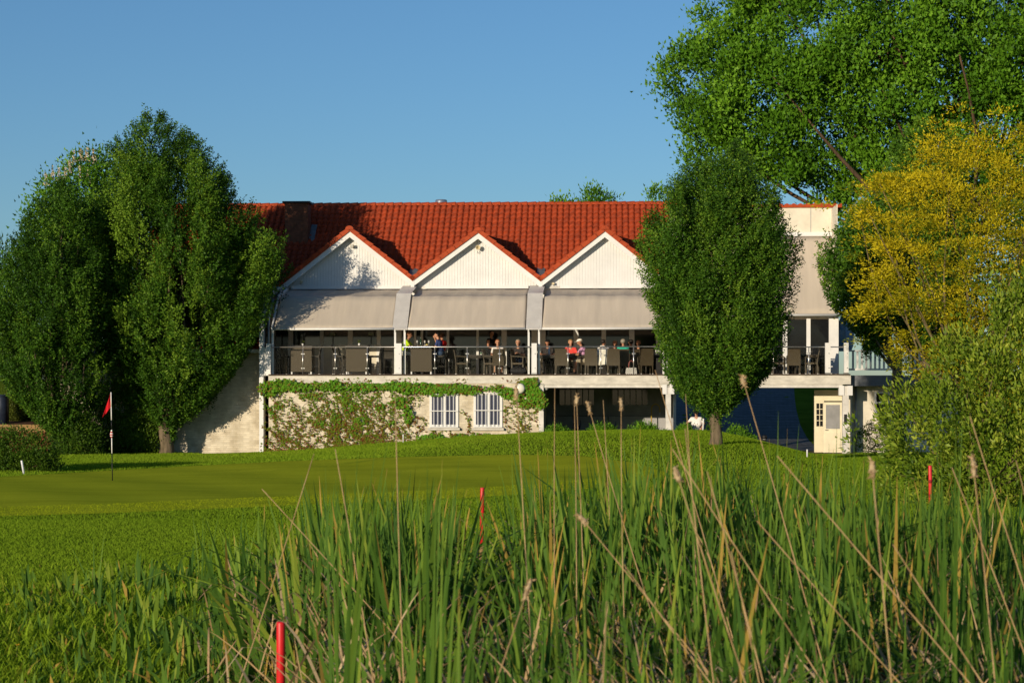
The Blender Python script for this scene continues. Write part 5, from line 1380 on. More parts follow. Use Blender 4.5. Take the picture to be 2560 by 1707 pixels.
def person(label, loc, rotz, pose, top, bottom, skin=None, hair=None, hair_style='short', cap=None, glasses=False, seat=.45, sleeves='short', legs='long', lean=.0, head_turn=0.0, head_tilt=0.0, arms=None, scale=1.0, shoe=None):
    """one continuous body: tapered limbs united into a single surface; hair, cap and glasses are children. Faces -y."""
    skin = skin or SKIN; shoe = shoe or MT['black']
    mats = [skin, top, bottom, shoe]
    caps = []
    def add(a, b_, ra, rb, m): caps.append((np.array(a, float), np.array(b_, float), ra, rb, m))
    hip = seat+.09 if pose == 'sit' else .92
    ly = -lean
    pel = np.array([0, .02, hip]); chest = np.array([0, ly*.75+.02, hip+.36]); nk = np.array([0, ly+.01, hip+.52]); hd = np.array([0, ly*1.15-.02, hip+.685])
    add(pel+[-.07, 0, 0], pel+[.07, 0, 0], .125, .125, 2); add(pel+[0, 0, .05], chest*.5+pel*.5, .125, .13, 1)
    add(chest+[-.075, 0, -.10], chest+[.075, 0, -.10], .125, .125, 1); add(chest+[-.10, .01, .03], chest+[.10, .01, .03], .115, .115, 1)
    sh = {s: np.array([s*.175, ly*.92+.02, hip+.455]) for s in (-1, 1)}
    add(sh[-1], sh[1], .062, .062, 1); add(nk-[0, 0, .06], nk+[0, -.01, .06], .058, .052, 0)
    # head
    ct, st_ = math.cos(head_turn), math.sin(head_turn)
    def H(x, y, z):
        y2 = y*math.cos(head_tilt)-z*math.sin(head_tilt); z2 = y*math.sin(head_tilt)+z*math.cos(head_tilt)
        return hd+np.array([x*ct-y2*st_, x*st_+y2*ct, z2])
    add(H(0, .012, .035), H(0, -.012, .03), .092, .086, 0); add(H(0, -.01, .0), H(0, -.028, -.065), .078, .050, 0)
    add(H(0, -.088, .015), H(0, -.112, -.018), .012, .017, 0)
    for s in (-1, 1): add(H(s*.084, .01, .015), H(s*.086, .016, -.02), .016, .012, 0)
    add(H(-.018, -.083, -.052), H(.018, -.083, -.052), .012, .012, 0)
    # legs
    for s in (-1, 1):
        hp = pel+[s*.085, 0, -.02]
        if pose == 'sit':
            kn = np.array([s*.12, -.40, seat+.06]); an = np.array([s*.13, -.42, .09]); toe = an+[s*.02, -.15, -.045]
        elif pose == 'walk':
            kn = np.array([s*.10, -.10*s-.03, .50]); an = np.array([s*.10, -.16*s+.10*(s < 0), .09]); toe = an+[s*.02, -.16, -.045]
        else:
            kn = np.array([s*.10, -.02, .49]); an = np.array([s*.11, .01, .09]); toe = an+[s*.02, -.16, -.045]
        add(hp, kn, .095, .066, 2); add(kn, an, .062, .04, 2 if legs == 'long' else 0); add(an+[0, .02, -.045], toe, .042, .034, 3)
    # arms and hands
    A = arms or {-1: ((-.26, -.12+ly, hip+.20), (-.14, -.34+ly, hip+.20)), 1: ((.26, -.12+ly, hip+.20), (.14, -.34+ly, hip+.20))}
    for s in (-1, 1):
        el, wr = (np.array(q, float) for q in A[s])
        add(sh[s], el, .055, .043, 1)
        add(el, wr, .041, .028, 1 if sleeves == 'long' else 0)
        if sleeves == 'none': caps[-2] = (*caps[-2][:4], 0)
        d = wr-el; d /= np.linalg.norm(d); up = np.array([0, 0, 1.]); sd = np.cross(d, up); sd /= max(np.linalg.norm(sd), 1e-6); dn = np.cross(sd, d)
        pm = wr+d*.075; add(wr, pm-d*.01, .028, .033, 0); add(pm-sd*.018, pm+sd*.018, .022, .022, 0)
        for fi, (o_, L_) in enumerate([(-.032, .062), (-.011, .075), (.011, .072), (.032, .056)]):
            f0 = pm+d*.012+sd*o_; f1 = f0+d*L_*.55+dn*(-.008); f2 = f1+d*L_*.35-dn*.028
            add(f0, f1, .0125, .0115, 0); add(f1, f2, .0115, .010, 0)
        th0 = wr+d*.03-sd*.026*s; th1 = th0+d*.032-sd*.028*s; th2 = th1+d*.03-dn*.01
        add(th0, th1, .0145, .0125, 0); add(th1, th2, .0125, .0105, 0)
    V = []; Fc = []
    for a, b_, ra, rb, m in caps:
        v, f = capsule(a, b_, ra, rb); k = len(V); V += [tuple(p) for p in v]; Fc += [tuple(i+k for i in g) for g in f]
    me = bpy.data.meshes.new('tmp'); me.from_pydata([tuple(p) for p in V], [], Fc); tmp = bpy.data.objects.new('tmp', me); COL.objects.link(tmp)
    md = tmp.modifiers.new('r', 'REMESH'); md.mode = 'VOXEL'; md.voxel_size = .018
    sm = tmp.modifiers.new('s', 'SMOOTH'); sm.iterations = 3; sm.factor = .5
    ev = tmp.evaluated_get(bpy.context.evaluated_depsgraph_get()); out = bpy.data.meshes.new_from_object(ev)
    bpy.data.objects.remove(tmp); bpy.data.meshes.remove(me)
    n = len(out.polygons); co = np.zeros(n*3); out.polygons.foreach_get('center', co); co = co.reshape(-1, 3)
    best = np.full(n, 1e9); mi = np.zeros(n, np.int32)
    for a, b_, ra, rb, m in caps:
        ab = b_-a; tt = np.clip(((co-a)@ab)/max(ab@ab, 1e-9), 0, 1); dd = np.linalg.norm(co-a-tt[:, None]*ab, axis=1)-(ra+(rb-ra)*tt)
        # a short sleeve ends at three quarters of the upper arm
        k = dd < best; best = np.where(k, dd, best); mi = np.where(k, m, mi)
    if sleeves == 'short':
        for s in (-1, 1):
            el = np.array(A[s][0], float); ab = el-sh[s]; tt = ((co-sh[s])@ab)/(ab@ab); dd = np.linalg.norm(co-sh[s]-np.clip(tt, 0, 1)[:, None]*ab, axis=1)
            mi = np.where((tt > .72) & (dd < .075) & (mi == 1), 0, mi)
    out.materials.clear()
    for m_ in mats: out.materials.append(m_)
    out.polygons.foreach_set('material_index', mi); out.polygons.foreach_set('use_smooth', np.ones(n, bool)); out.update()
    t = thing('person', label, 'person', loc, rotz); t.scale = (scale,)*3
    out.name = 'body'; link('body', out, t)
    def Hv(p): return tuple(H(*p))
    ey = MB()
    for s in (-1, 1): ey.sphere(Hv((s*.032, -.078, .02)), .011, 8, 6)
    ey.build('eyes', MT['black'], t, True)
    if hair:
        hb = MB(); long_ = hair_style == 'long'
        hb.sphere((0, 0, 0), (.099, .108, .092), 16, 12)
        vv = []
        for (x, y, z) in hb.v:
            r = 1+.03*math.sin(x*90)*math.sin(z*80+y*60)
            if z < -.01 and y < .02: y = max(y, .02)      # keep the face free
            if y < -.05 and z < .045: y = -.05; z = max(z, .045)
            if long_ and z < 0 and y > .01: z *= 2.0
            vv.append(Hv((x*r, .022+y*r, .045+z*r)))
        hb.v = vv; hb.build('hair', HAIRS[hair], t, True)
    if cap is not None:
        cb_ = MB(); n_ = 16
        for i in range(7):
            a = math.pi/2*i/6; r = .108*math.cos(a)+.002; z = .055+.085*math.sin(a)
            for k in range(n_):
                th = 2*math.pi*k/n_; cb_.v.append(Hv((r*.95*math.cos(th), .006+r*1.06*math.sin(th), z)))
        for i in range(6):
            for k in range(n_): cb_.f.append((i*n_+k, i*n_+(k+1) % n_, (i+1)*n_+(k+1) % n_, (i+1)*n_+k)); cb_.m.append(0)
        cb_.f.append(tuple(6*n_+k for k in range(n_))); cb_.m.append(0)
        c_ = cb_.build('cap', cap, t, True)
        br = MB(); V = []
        for i in range(9):
            a = math.pi*(1+i/8); V += [Hv((.098*math.cos(a), .006+.108*math.sin(a), .058)), Hv((.082*math.cos(a), -.02+.185*math.sin(a), .046))]
        br.add(V, [(2*i, 2*i+1, 2*i+3, 2*i+2) for i in range(8)]); o_ = br.build('brim', cap, c_, True); o_.modifiers.new('thickness', 'SOLIDIFY').thickness = .006
    if glasses:
        g_ = MB()
        for s in (-1, 1):
            g_.tube([Hv((s*.033+.026*math.cos(a), -.098, .02+.02*math.sin(a))) for a in np.linspace(0, 6.283, 11)], .003, 5, caps=False)
            g_.tube([Hv((s*.059, -.096, .022)), Hv((s*.088, .01, .022))], .003, 5)
        g_.tube([Hv((-.008, -.1, .022)), Hv((.008, -.1, .022))], .003, 5); g_.build('glasses', MT['black'], t)
    return t
C_ = dict(lime=cloth('lime_shirt', (.42, .62, .02)), navy=cloth('navy_shirt', (.035, .055, .16)), red=cloth('red_shirt', (.50, .02, .02)), black=cloth('black_clothes', (.012, .012, .014)), white=cloth('white_shirt', (.74, .71, .68)),
          coral=cloth('coral_shirt', (.72, .075, .065)), pink=cloth('pink_shirt', (.58, .30, .48)), teal=cloth('teal_shirt', (.03, .46, .33)), grey=cloth('grey_trousers', (.14, .14, .15)), jean=cloth('blue_jeans', (.04, .07, .14)), beige=cloth('beige_trousers', (.42, .36, .26)), dgrey=cloth('dark_shirt', (.04, .035, .035)), pale=cloth('pale_trousers', (.55, .53, .48)))
M_cap_b = cloth('black_cap', (.012, .012, .013)); M_cap_w = cloth('white_cap', (.78, .75, .68)); M_cap_r = cloth('rust_cap', (.22, .06, .03))
def sit(px, v, rot): return BT(px, v), -TH+R(rot)
def tbl(hip, ly, reach=.40, h=.20, wide=.24): return {s: ((s*wide, -.14-ly, hip+h), (s*.10, -reach-ly, hip+h+.03)) for s in (-1, 1)}
hs, hb_ = .54, .81
p, r_ = sit(1010, .85, 82); person('guest in a lime yellow shirt on a bar chair at the tall table', p, r_, 'sit', C_['lime'], C_['pale'], SKIN2, 'ginger', seat=.72, lean=.16, arms=tbl(hb_, .16, .42, .24), head_turn=.2)
p, r_ = sit(1101, .80, -100); person('guest in a navy shirt on a bar chair at the tall table', p, r_, 'sit', C_['navy'], C_['jean'], SKIN, 'dark', seat=.72, lean=.10, arms={-1: ((-.24, -.16, hb_+.22), (-.10, -.24, hb_+.55)), 1: ((.26, -.14, hb_+.20), (.16, -.40, hb_+.26))})
p, r_ = sit(1108, 1.5, -110); person('guest in a red shirt mostly behind the navy shirted one', p, r_, 'sit', C_['red'], C_['grey'], SKIN2, 'brown', seat=.72, lean=.05)
p, r_ = sit(1228, 2.7, 60); person('waiting woman in a black sleeveless top standing by the windows', p, r_, 'stand', C_['black'], C_['black'], SKIN2, 'dark', 'long', sleeves='none', arms={-1: ((-.25, -.02, 1.10), (-.20, -.25, 1.02)), 1: ((.25, -.02, 1.10), (.20, -.25, 1.02))})
p, r_ = sit(1244, 1.5, 6); person('guest in a white shirt, shorts and glasses facing out', p, r_, 'sit', C_['white'], C_['black'], SKIN, 'ginger', glasses=True, legs='short', seat=.45, lean=.05)
p, r_ = sit(1296, 1.7, -5); person('grey haired guest with glasses holding a cup, facing out', p, r_, 'sit', C_['dgrey'], C_['jean'], SKIN, 'grey', 'long', glasses=True, lean=.08, arms={s: ((s*.24, -.12, hs+.18), (s*.05, -.30, hs+.27)) for s in (-1, 1)})
p, r_ = sit(1369, 1.9, 0); person('guest in dark clothes and cap behind the blue bottle', p, r_, 'sit', C_['dgrey'], C_['black'], SKIN2, 'dark', cap=M_cap_b, lean=.05, arms=tbl(hs, .05, .42, .20, .28))
p, r_ = sit(1426, 1.9, 4); person('guest in a coral shirt leaning on the table, facing out', p, r_, 'sit', C_['coral'], C_['beige'], SKIN, 'blond', lean=.16, arms=tbl(hs, .16, .36, .22, .27), head_turn=.15)
p, r_ = sit(1464, 1.05, -82); person('guest in a pink shirt and white cap, seen from the side', p, r_, 'sit', C_['pink'], C_['beige'], SKIN2, 'grey', cap=M_cap_w, lean=.18, arms=tbl(hs, .18, .40, .20), head_tilt=.2, legs='short')
p, r_ = sit(1508, 1.55, 175); person('dark haired guest beyond the hung white jacket', p, r_, 'sit', cloth('greyish_shirt', (.40, .40, .44)), C_['grey'], SKIN2, 'dark', lean=.1, head_turn=-.5)
p, r_ = sit(1558, 1.15, 182); person('guest in a teal shirt seen from behind', p, r_, 'sit', C_['teal'], C_['beige'], SKIN2, 'grey', lean=.08)
p, r_ = sit(1580, 1.75, 200); person('guest in black cap and dark shirt right of the teal shirt', p, r_, 'sit', C_['black'], C_['black'], SKIN2, 'dark', cap=M_cap_b, lean=.1)
p, r_ = sit(1537, 2.75, 10); person('grey haired guest facing out, left of the teal shirt', p, r_, 'sit', C_['dgrey'], C_['black'], SKIN2, 'grey', lean=.05)
p, r_ = sit(1597, 2.7, -15); person('shaded guest in dark clothes right of the black cap', p, r_, 'sit', C_['dgrey'], C_['black'], SKIN2, 'brown', lean=.05)
# golfer beyond the mound
GYp = 73.6; gx_ = wx(1742, GYp); gzp = wz(1034, GYp)-1.02
person('golfer in a white polo shirt and black cap beyond the mound', (gx_, GYp, gzp), R(-12), 'sit', C_['white'], C_['beige'], SKIN, 'brown', 'long', cap=M_cap_b, lean=.14, head_tilt=.45, seat=.30,
       arms={-1: ((-.32, -.06, .70), (-.42, -.25, .62)), 1: ((.28, -.08, .66), (.20, -.28, .50))})
t = thing('garden_bench', 'low timber bench under the golfer beyond the mound', 'bench', (gx_, GYp, gzp), R(-12))
MB().box(-.28, .28, -.12, .28, .23, .285).build('seat', MT['timber'], t)
for sx in (-.24, .24):
    for sy in (-.08, .24): MB().box(sx-.03, sx+.03, sy-.03, sy+.03, -.4, .229).build('leg', MT['timber'], t)
t = thing('red_white_cap', 'red and white cap held by the golfer', 'cap', (gx_-.47, GYp-.45, gzp+.62))
MB().sphere((0, 0, 0), (.09, .11, .05), 12, 8).build('crown', MT['flag_red'], t, True); MB().sphere((-.01, -.012, .012), (.075, .09, .048), 12, 8).build('white_panel', M_pw, t, True)
stake(1757, 72.6, 1046, .028, MT['white'], 'white post right in front of the golfer', tilt=(0, R(3)))

# ================================================================== GRASS AND REEDS
def project(x, y, z): return CX+x/y*F, HY-(z-EYE)/y*F
M_blade = leafmat('grass_blade', [(0, (.10, .17, .010)), (.5, (.185, .30, .018)), (.85, (.28, .40, .028)), (1, (.36, .28, .06))], .35, .7, 0.0)
M_nap = leafmat('green_nap', [(0, (.32, .40, .010)), (.5, (.54, .60, .016)), (1, (.64, .66, .024))], .3, .7, 0.0)
M_reed = leafmat('reed_blade', [(0, (.036, .092, .015)), (.45, (.082, .165, .022)), (.78, (.18, .275, .032)), (.9, (.34, .25, .05)), (1, (.46, .26, .07))], .3, .55, .06)
M_dry = leafmat('dry_reed', [(0, (.22, .14, .07)), (.5, (.46, .31, .16)), (1, (.66, .50, .29))], .15, .7, .2)
def patch(x, y): return .5+.25*np.sin(x*1.1+.7*np.sin(y*.8))*np.sin(y*.9+1)+.25*np.sin(x*.37+y*.23)
def frustum_pts(y0, y1, n, margin=1.2, x0=None, x1=None):
    u = rnd(n); Y = np.sqrt(y0**2+(y1**2-y0**2)*u)
    lo = -CX/F*margin; hi = (2560-CX)/F*margin
    X = (lo+(hi-lo)*rnd(n))*Y
    return X, Y
def green_mask(X, Y):
    px, py = project(X, Y, ground_z(X, Y))
    t = np.interp(px, *GREEN_TOP); b = np.interp(px, *GREEN_BOT)
    return (py > t) & (py < b) & (px < 1680)
def paved(X, Y):
    w = 9.2+.012*np.maximum(Y-77, 0)**1.6
    return ((np.abs(X-w) < 3.4) & (Y > 76.4)) | ((np.abs(X-11.15) < 1.7) & (Y > 73.1)) | ((Y > 75.3) & (X > -12) & (X < 6))
def tri_blades(name, X, Y, h, w, tint, label, cat, lean=.35, mt=None):
    n = len(X); z = ground_z(X, Y); a = rnd(n)*2*np.pi
    s = np.stack([np.cos(a), np.sin(a), 0*a], 1)*(w/2)[:, None]
    b = np.stack([X, Y, z-.004], 1); l_ = gau(n, 2)*lean*h[:, None]
    t = b+np.stack([l_[:, 0], l_[:, 1], h], 1)
    V = np.stack([b-s, b+s, t], 1).reshape(-1, 3)
    o = link(name, npmesh(name, V, np.arange(3*n).reshape(n, 3), mt or M_blade, tint=np.repeat(np.clip(tint, 0, 1), 3)))
    return tag(o, label, cat, kind='stuff')
# lawn near, lawn far, putting green nap
X, Y = frustum_pts(20, 33, 240000, 1.15); k = ~green_mask(X, Y); X, Y = X[k], Y[k]; n = len(X)
tri_blades('lawn_grass', X, Y, .022+.024*rnd(n), .010+.007*rnd(n), .60+.22*(patch(X, Y)-.5)+.09*gau(n), 'short mown lawn grass in front of the putting green', 'grass', .5)
X, Y = frustum_pts(32, 53, 330000, 1.12); k = ~green_mask(X, Y); X, Y = X[k], Y[k]; n = len(X)
tri_blades('lawn_grass', X, Y, .025+.025*rnd(n), .012+.008*rnd(n), .45+.25*(patch(X, Y)-.5)+.14*gau(n), 'mown lawn grass around the putting green', 'grass', .5)
X, Y = frustum_pts(52, 79, 300000, 1.12); k = ~green_mask(X, Y) & ~paved(X, Y); X, Y = X[k], Y[k]; n = len(X)
tri_blades('lawn_grass', X, Y, .03+.04*rnd(n), .016+.012*rnd(n), .50+.3*(patch(X*.6, Y*.6)-.5)+.14*gau(n), 'bright lawn grass on the mound before the clubhouse', 'grass', .5)
X, Y = frustum_pts(32, 64, 290000, 1.12); k = green_mask(X, Y); X, Y = X[k], Y[k]; n = len(X)
px_, py_ = project(X, Y, ground_z(X, Y)); coll = py_ > np.interp(px_, *GREEN_BOT)-24
tri_blades('green_grass', X, Y, .012+.008*rnd(n)+.012*coll, .014+.012*rnd(n), .36-.22*coll+.5*(patch(X*.35, Y*2.2)-.5)*.5+.13*gau(n), 'fine short grass of the putting green', 'grass', .6, M_nap)

def strips(P, yaw, H, W, lean, bend, segs=5, twist=None):
    """tapering leaf blades: P bases Nx3, lean direction from yaw, bending over towards the tip"""
    n = len(P); t = np.linspace(0, 1, segs+1)
    d = np.stack([np.cos(yaw), np.sin(yaw)], 1)
    fa = twist if twist is not None else yaw+np.pi/2+gau(n)*.5
    s = np.stack([np.cos(fa), np.sin(fa), 0*fa], 1)
    hor = lean[:, None]*t + bend[:, None]*t**2.6
    ver = t*np.sqrt(np.maximum(.05, 1-hor**2*.6))
    C = P[:, None, :] + np.concatenate([d[:, None, :]*(hor*H[:, None])[:, :, None], (ver*H[:, None])[:, :, None]], 2)
    wp = np.interp(t, [0, .25, .6, .85, 1], [.75, 1, .85, .45, .04])
    off = s[:, None, :]*(W[:, None]*wp/2)[:, :, None]
    V = np.stack([C-off, C+off], 2).reshape(-1, 3)
    base = np.arange(n)[:, None]*(segs+1)*2
    q0 = base+np.arange(segs)[None]*2
    Fq = np.stack([q0, q0+1, q0+3, q0+2], 2).reshape(-1, 4)
    return V, Fq, C
# taller meadow grass at the lower left
def reed_left(Y): return np.interp(Y, [10, 15, 21, 26], [-1.2, -1.6, -2.4, -1.0])
X, Y = frustum_pts(9.5, 24.5, 66000, 1.15)
px_, py_ = project(X, Y, ground_z(X, Y))
k = ((px_ < 1500) | (rnd(len(X)) < .35)) & (rnd(len(X)) < np.clip((24.5-Y)/5, .0, 1)); X, Y = X[k], Y[k]; n = len(X)
hh = (.06+.15*np.clip((23-Y)/7, 0, 1))*(.6+.8*rnd(n))*(.7+.6*patch(X*2, Y*2))
V, Fq, _ = strips(np.stack([X, Y, ground_z(X, Y)-.01], 1), rnd(n)*6.28, hh, .010+.012*rnd(n), .15+.35*rnd(n), .1+.5*rnd(n), 3)
tg = np.clip(.68+.3*(patch(X*1.7, Y*1.7)-.5)+.16*gau(n), 0, .9); tg = np.where(rnd(n) < .03, 1.0, tg)
tag(link('meadow_grass', npmesh('meadow_grass', V, Fq, M_blade, tint=np.repeat(tg, 8))), 'longer lush grass at the lower left', 'grass', kind='stuff')
# buttercups
for j, (px, py) in enumerate([(182, 1490), (202, 1492), (204, 1498), (465, 1445), (435, 1512), (15, 1545), (40, 1655), (470, 1625), (290, 1592), (230, 1446), (405, 1452)]):
    X_, Y_, Z_ = onground(px, py+12); hb = .16
    fl = thing('buttercup', ['yellow buttercup flower in the lower left grass', 'yellow buttercup flower in the lower left grass'][0], 'flower', (X_, Y_, Z_), group='buttercups in the grass')
    MB().tube([(0, 0, 0), (.01, 0, hb)], .0022, 5).build('stem', MT['twig'], fl)
    b = MB()
    for k in range(5):
        a = k*1.2566; b.add([(0, 0, 0), (.016*math.cos(a-.5), .016*math.sin(a-.5), .009), (.024*math.cos(a), .024*math.sin(a), .012), (.016*math.cos(a+.5), .016*math.sin(a+.5), .009)], [(0, 1, 2, 3)])
    b.xform(Matrix.Translation((.01, 0, hb)))
    if j == 0: M_butter = mat('buttercup_yellow', (.75, .42, .01), .4, .05)
    b.build('petals', M_butter, fl)

# ---- reed bed
SKY = ([380, 480, 600, 700, 850, 1000, 1120, 1165, 1250, 1290, 1350, 1500, 1700, 2000, 2200, 2700], [1420, 1345, 1320, 1300, 1230, 1215, 1260, 1430, 1430, 1260, 1150, 1125, 1130, 1160, 1205, 1260])
def reed_plants(n, y0, y1, dead=False):
    X, Y = frustum_pts(y0, y1, n, 1.12)
    z = ground_z(X, Y)-.05; px, py = project(X, Y, z)
    left = np.interp(Y, [4, 7, 9, 12, 14, 17], [1050, 980, 860, 680, 540, 700])
    k = (px > left + 60*gau(n)); 
    k &= rnd(n) < np.clip((px-left)/420+.12, 0, 1)
    k &= ~((np.abs(px-702) < 75) & (Y < 11.6))
    gap = (px > 1125) & (px < 1300) & (Y > 7.0); k &= ~gap
    k &= ~((px > 2250) & (Y > 14) & (rnd(n) < .6))
    cl = .5+.5*np.sin(X*4.1+1.7*np.sin(Y*1.3))*np.sin(Y*2.6+1.1*np.sin(X*2.2)); cl = (1-cl) if dead else cl
    k &= rnd(n) < .22+.95*cl
    X, Y, z, px = X[k], Y[k], z[k], px[k]
    zmax = EYE-(np.interp(px, *SKY)-42+34*np.abs(gau(len(X)))-HY)/F*Y
    H = np.minimum(np.interp(Y, [5, 9, 13, 17], [.88, 1.12, 1.55, 2.0])*(1+.26*gau(len(X)))*.95, zmax-z)
    k = H > .3
    return X[k], Y[k], z[k], H[k]
def reed_leaves(X, Y, z, H, nl):
    n = len(X); P = np.repeat(np.stack([X, Y, z], 1), nl, 0); m = n*nl
    P[:, :2] += gau(m, 2)*.03
    yaw = rnd(m)*6.28; h = np.repeat(H, nl)*(.52+.53*rnd(m)**.7)
    V, Fq, C = strips(P, yaw, h, (.018+.016*rnd(m))*np.interp(P[:, 1], [5, 17], [.95, 1.5]), .05+.24*rnd(m), np.where(rnd(m) < .24, .3+.6*rnd(m), .06*rnd(m)), 6, gau(m)*.55)
    base = np.clip(np.repeat(.36+.18*gau(n), nl)+.16*gau(m), 0, .80)
    t = np.linspace(0, 1, 7)
    T = base[:, None]+np.where((rnd(m) < .22)[:, None] & (t > .84)[None], .5, 0)
    T = np.where((rnd(m) < .06)[:, None], .93, T)
    return V, Fq, np.repeat(np.clip(T, 0, 1), 2, axis=1).ravel()
X, Y, z, H = reed_plants(3300, 4.8, 17.0)
foliage_parts = [reed_leaves(X, Y, z, H, 6)]
tag(foliage('reed_bed', foliage_parts, M_reed), 'dense bed of green cattail reeds across the foreground', 'reeds')
# young shoots scattered through the left grass
n = 260; px_ = 40+rnd(n)*640; Y_ = 12.5+10*rnd(n)**1.7; X = (px_-CX)/F*Y_; z = ground_z(X, Y_)-.03
H = (.22+.25*rnd(n))*np.clip(.6+px_/900, .5, 1.2)
tag(foliage('reed_shoots', [reed_leaves(X, Y_, z, H, 3)], M_reed), 'young reed shoots scattered through the lower left grass', 'reeds')
# last year's dry leaves and litter between them
X, Y, z, H = reed_plants(8200, 4.8, 17.0, True); n = len(X)
k = rnd(n) < .6; X, Y, z, H = X[k], Y[k], z[k], H[k]; n = len(X)
m = n*3; P = np.repeat(np.stack([X, Y, z], 1), 3, 0); P[:, :2] += gau(m, 2)*.08
V, Fq, _ = strips(P, rnd(m)*6.28, np.repeat(H, 3)*(.35+.55*rnd(m))*np.repeat(np.where(patch(X*2.3, Y*1.9) > .5, 1.05, .6), 3), .008+.012*rnd(m), .1+.7*rnd(m), .1+.5*rnd(m), 5)
parts = [(V, Fq, np.repeat(np.clip(.45+.25*gau(m), 0, 1), 12))]
m = 9000; i = rng.integers(0, n, m); P = np.stack([X[i]+gau(m)*.22, Y[i]+gau(m)*.22, z[i]+.05+.62*rnd(m)**1.3], 1)
V, Fq, _ = strips(P, rnd(m)*6.28, .25+.5*rnd(m), .009+.013*rnd(m), .75+.35*rnd(m), -.2+.5*rnd(m), 5)
parts.append((V, Fq, np.repeat(np.clip(.42+.25*gau(m), 0, 1), 12)))
tag(foliage('reed_litter', parts, M_dry), 'tangle of dry beige reed leaves among the green ones', 'reeds')

# ---- single reed plants that stand out, each with its leaves
def reed_thing(px, Y, leaves, label, group=None, zoff=-.05):
    X = wx(px, Y); z0 = gz(X, Y)+zoff
    rt = thing('cattail_plant', label, 'reed', (X, Y, z0), group=group)
    for (tipx, tipy, w, bend) in leaves:
        tz = wz(tipy, Y)-z0; tx = wx(tipx, Y)-X; dy = random.uniform(-.12, .12)
        H = tz; yaw = math.atan2(dy, tx if abs(tx) > 1e-3 else 1e-3); lean = math.hypot(tx, dy)/max(H, .1)
        V, Fq, _ = strips(np.array([[random.uniform(-.02, .02), random.uniform(-.02, .02), 0.]]), np.array([yaw]), np.array([H*(1+.12*lean)]), np.array([w]), np.array([lean*(1-bend)]), np.array([lean*bend]), 8, np.array([random.uniform(-.5, .5)]))
        b0 = random.uniform(.3, .62); t = np.linspace(0, 1, 9)
        T = np.where(t > .9, b0+(.42 if random.random() < .4 else 0), b0)
        link('leaf', npmesh('leaf', V, Fq, M_reed, tint=np.repeat(np.clip(T, 0, 1), 2)), rt)
    return rt
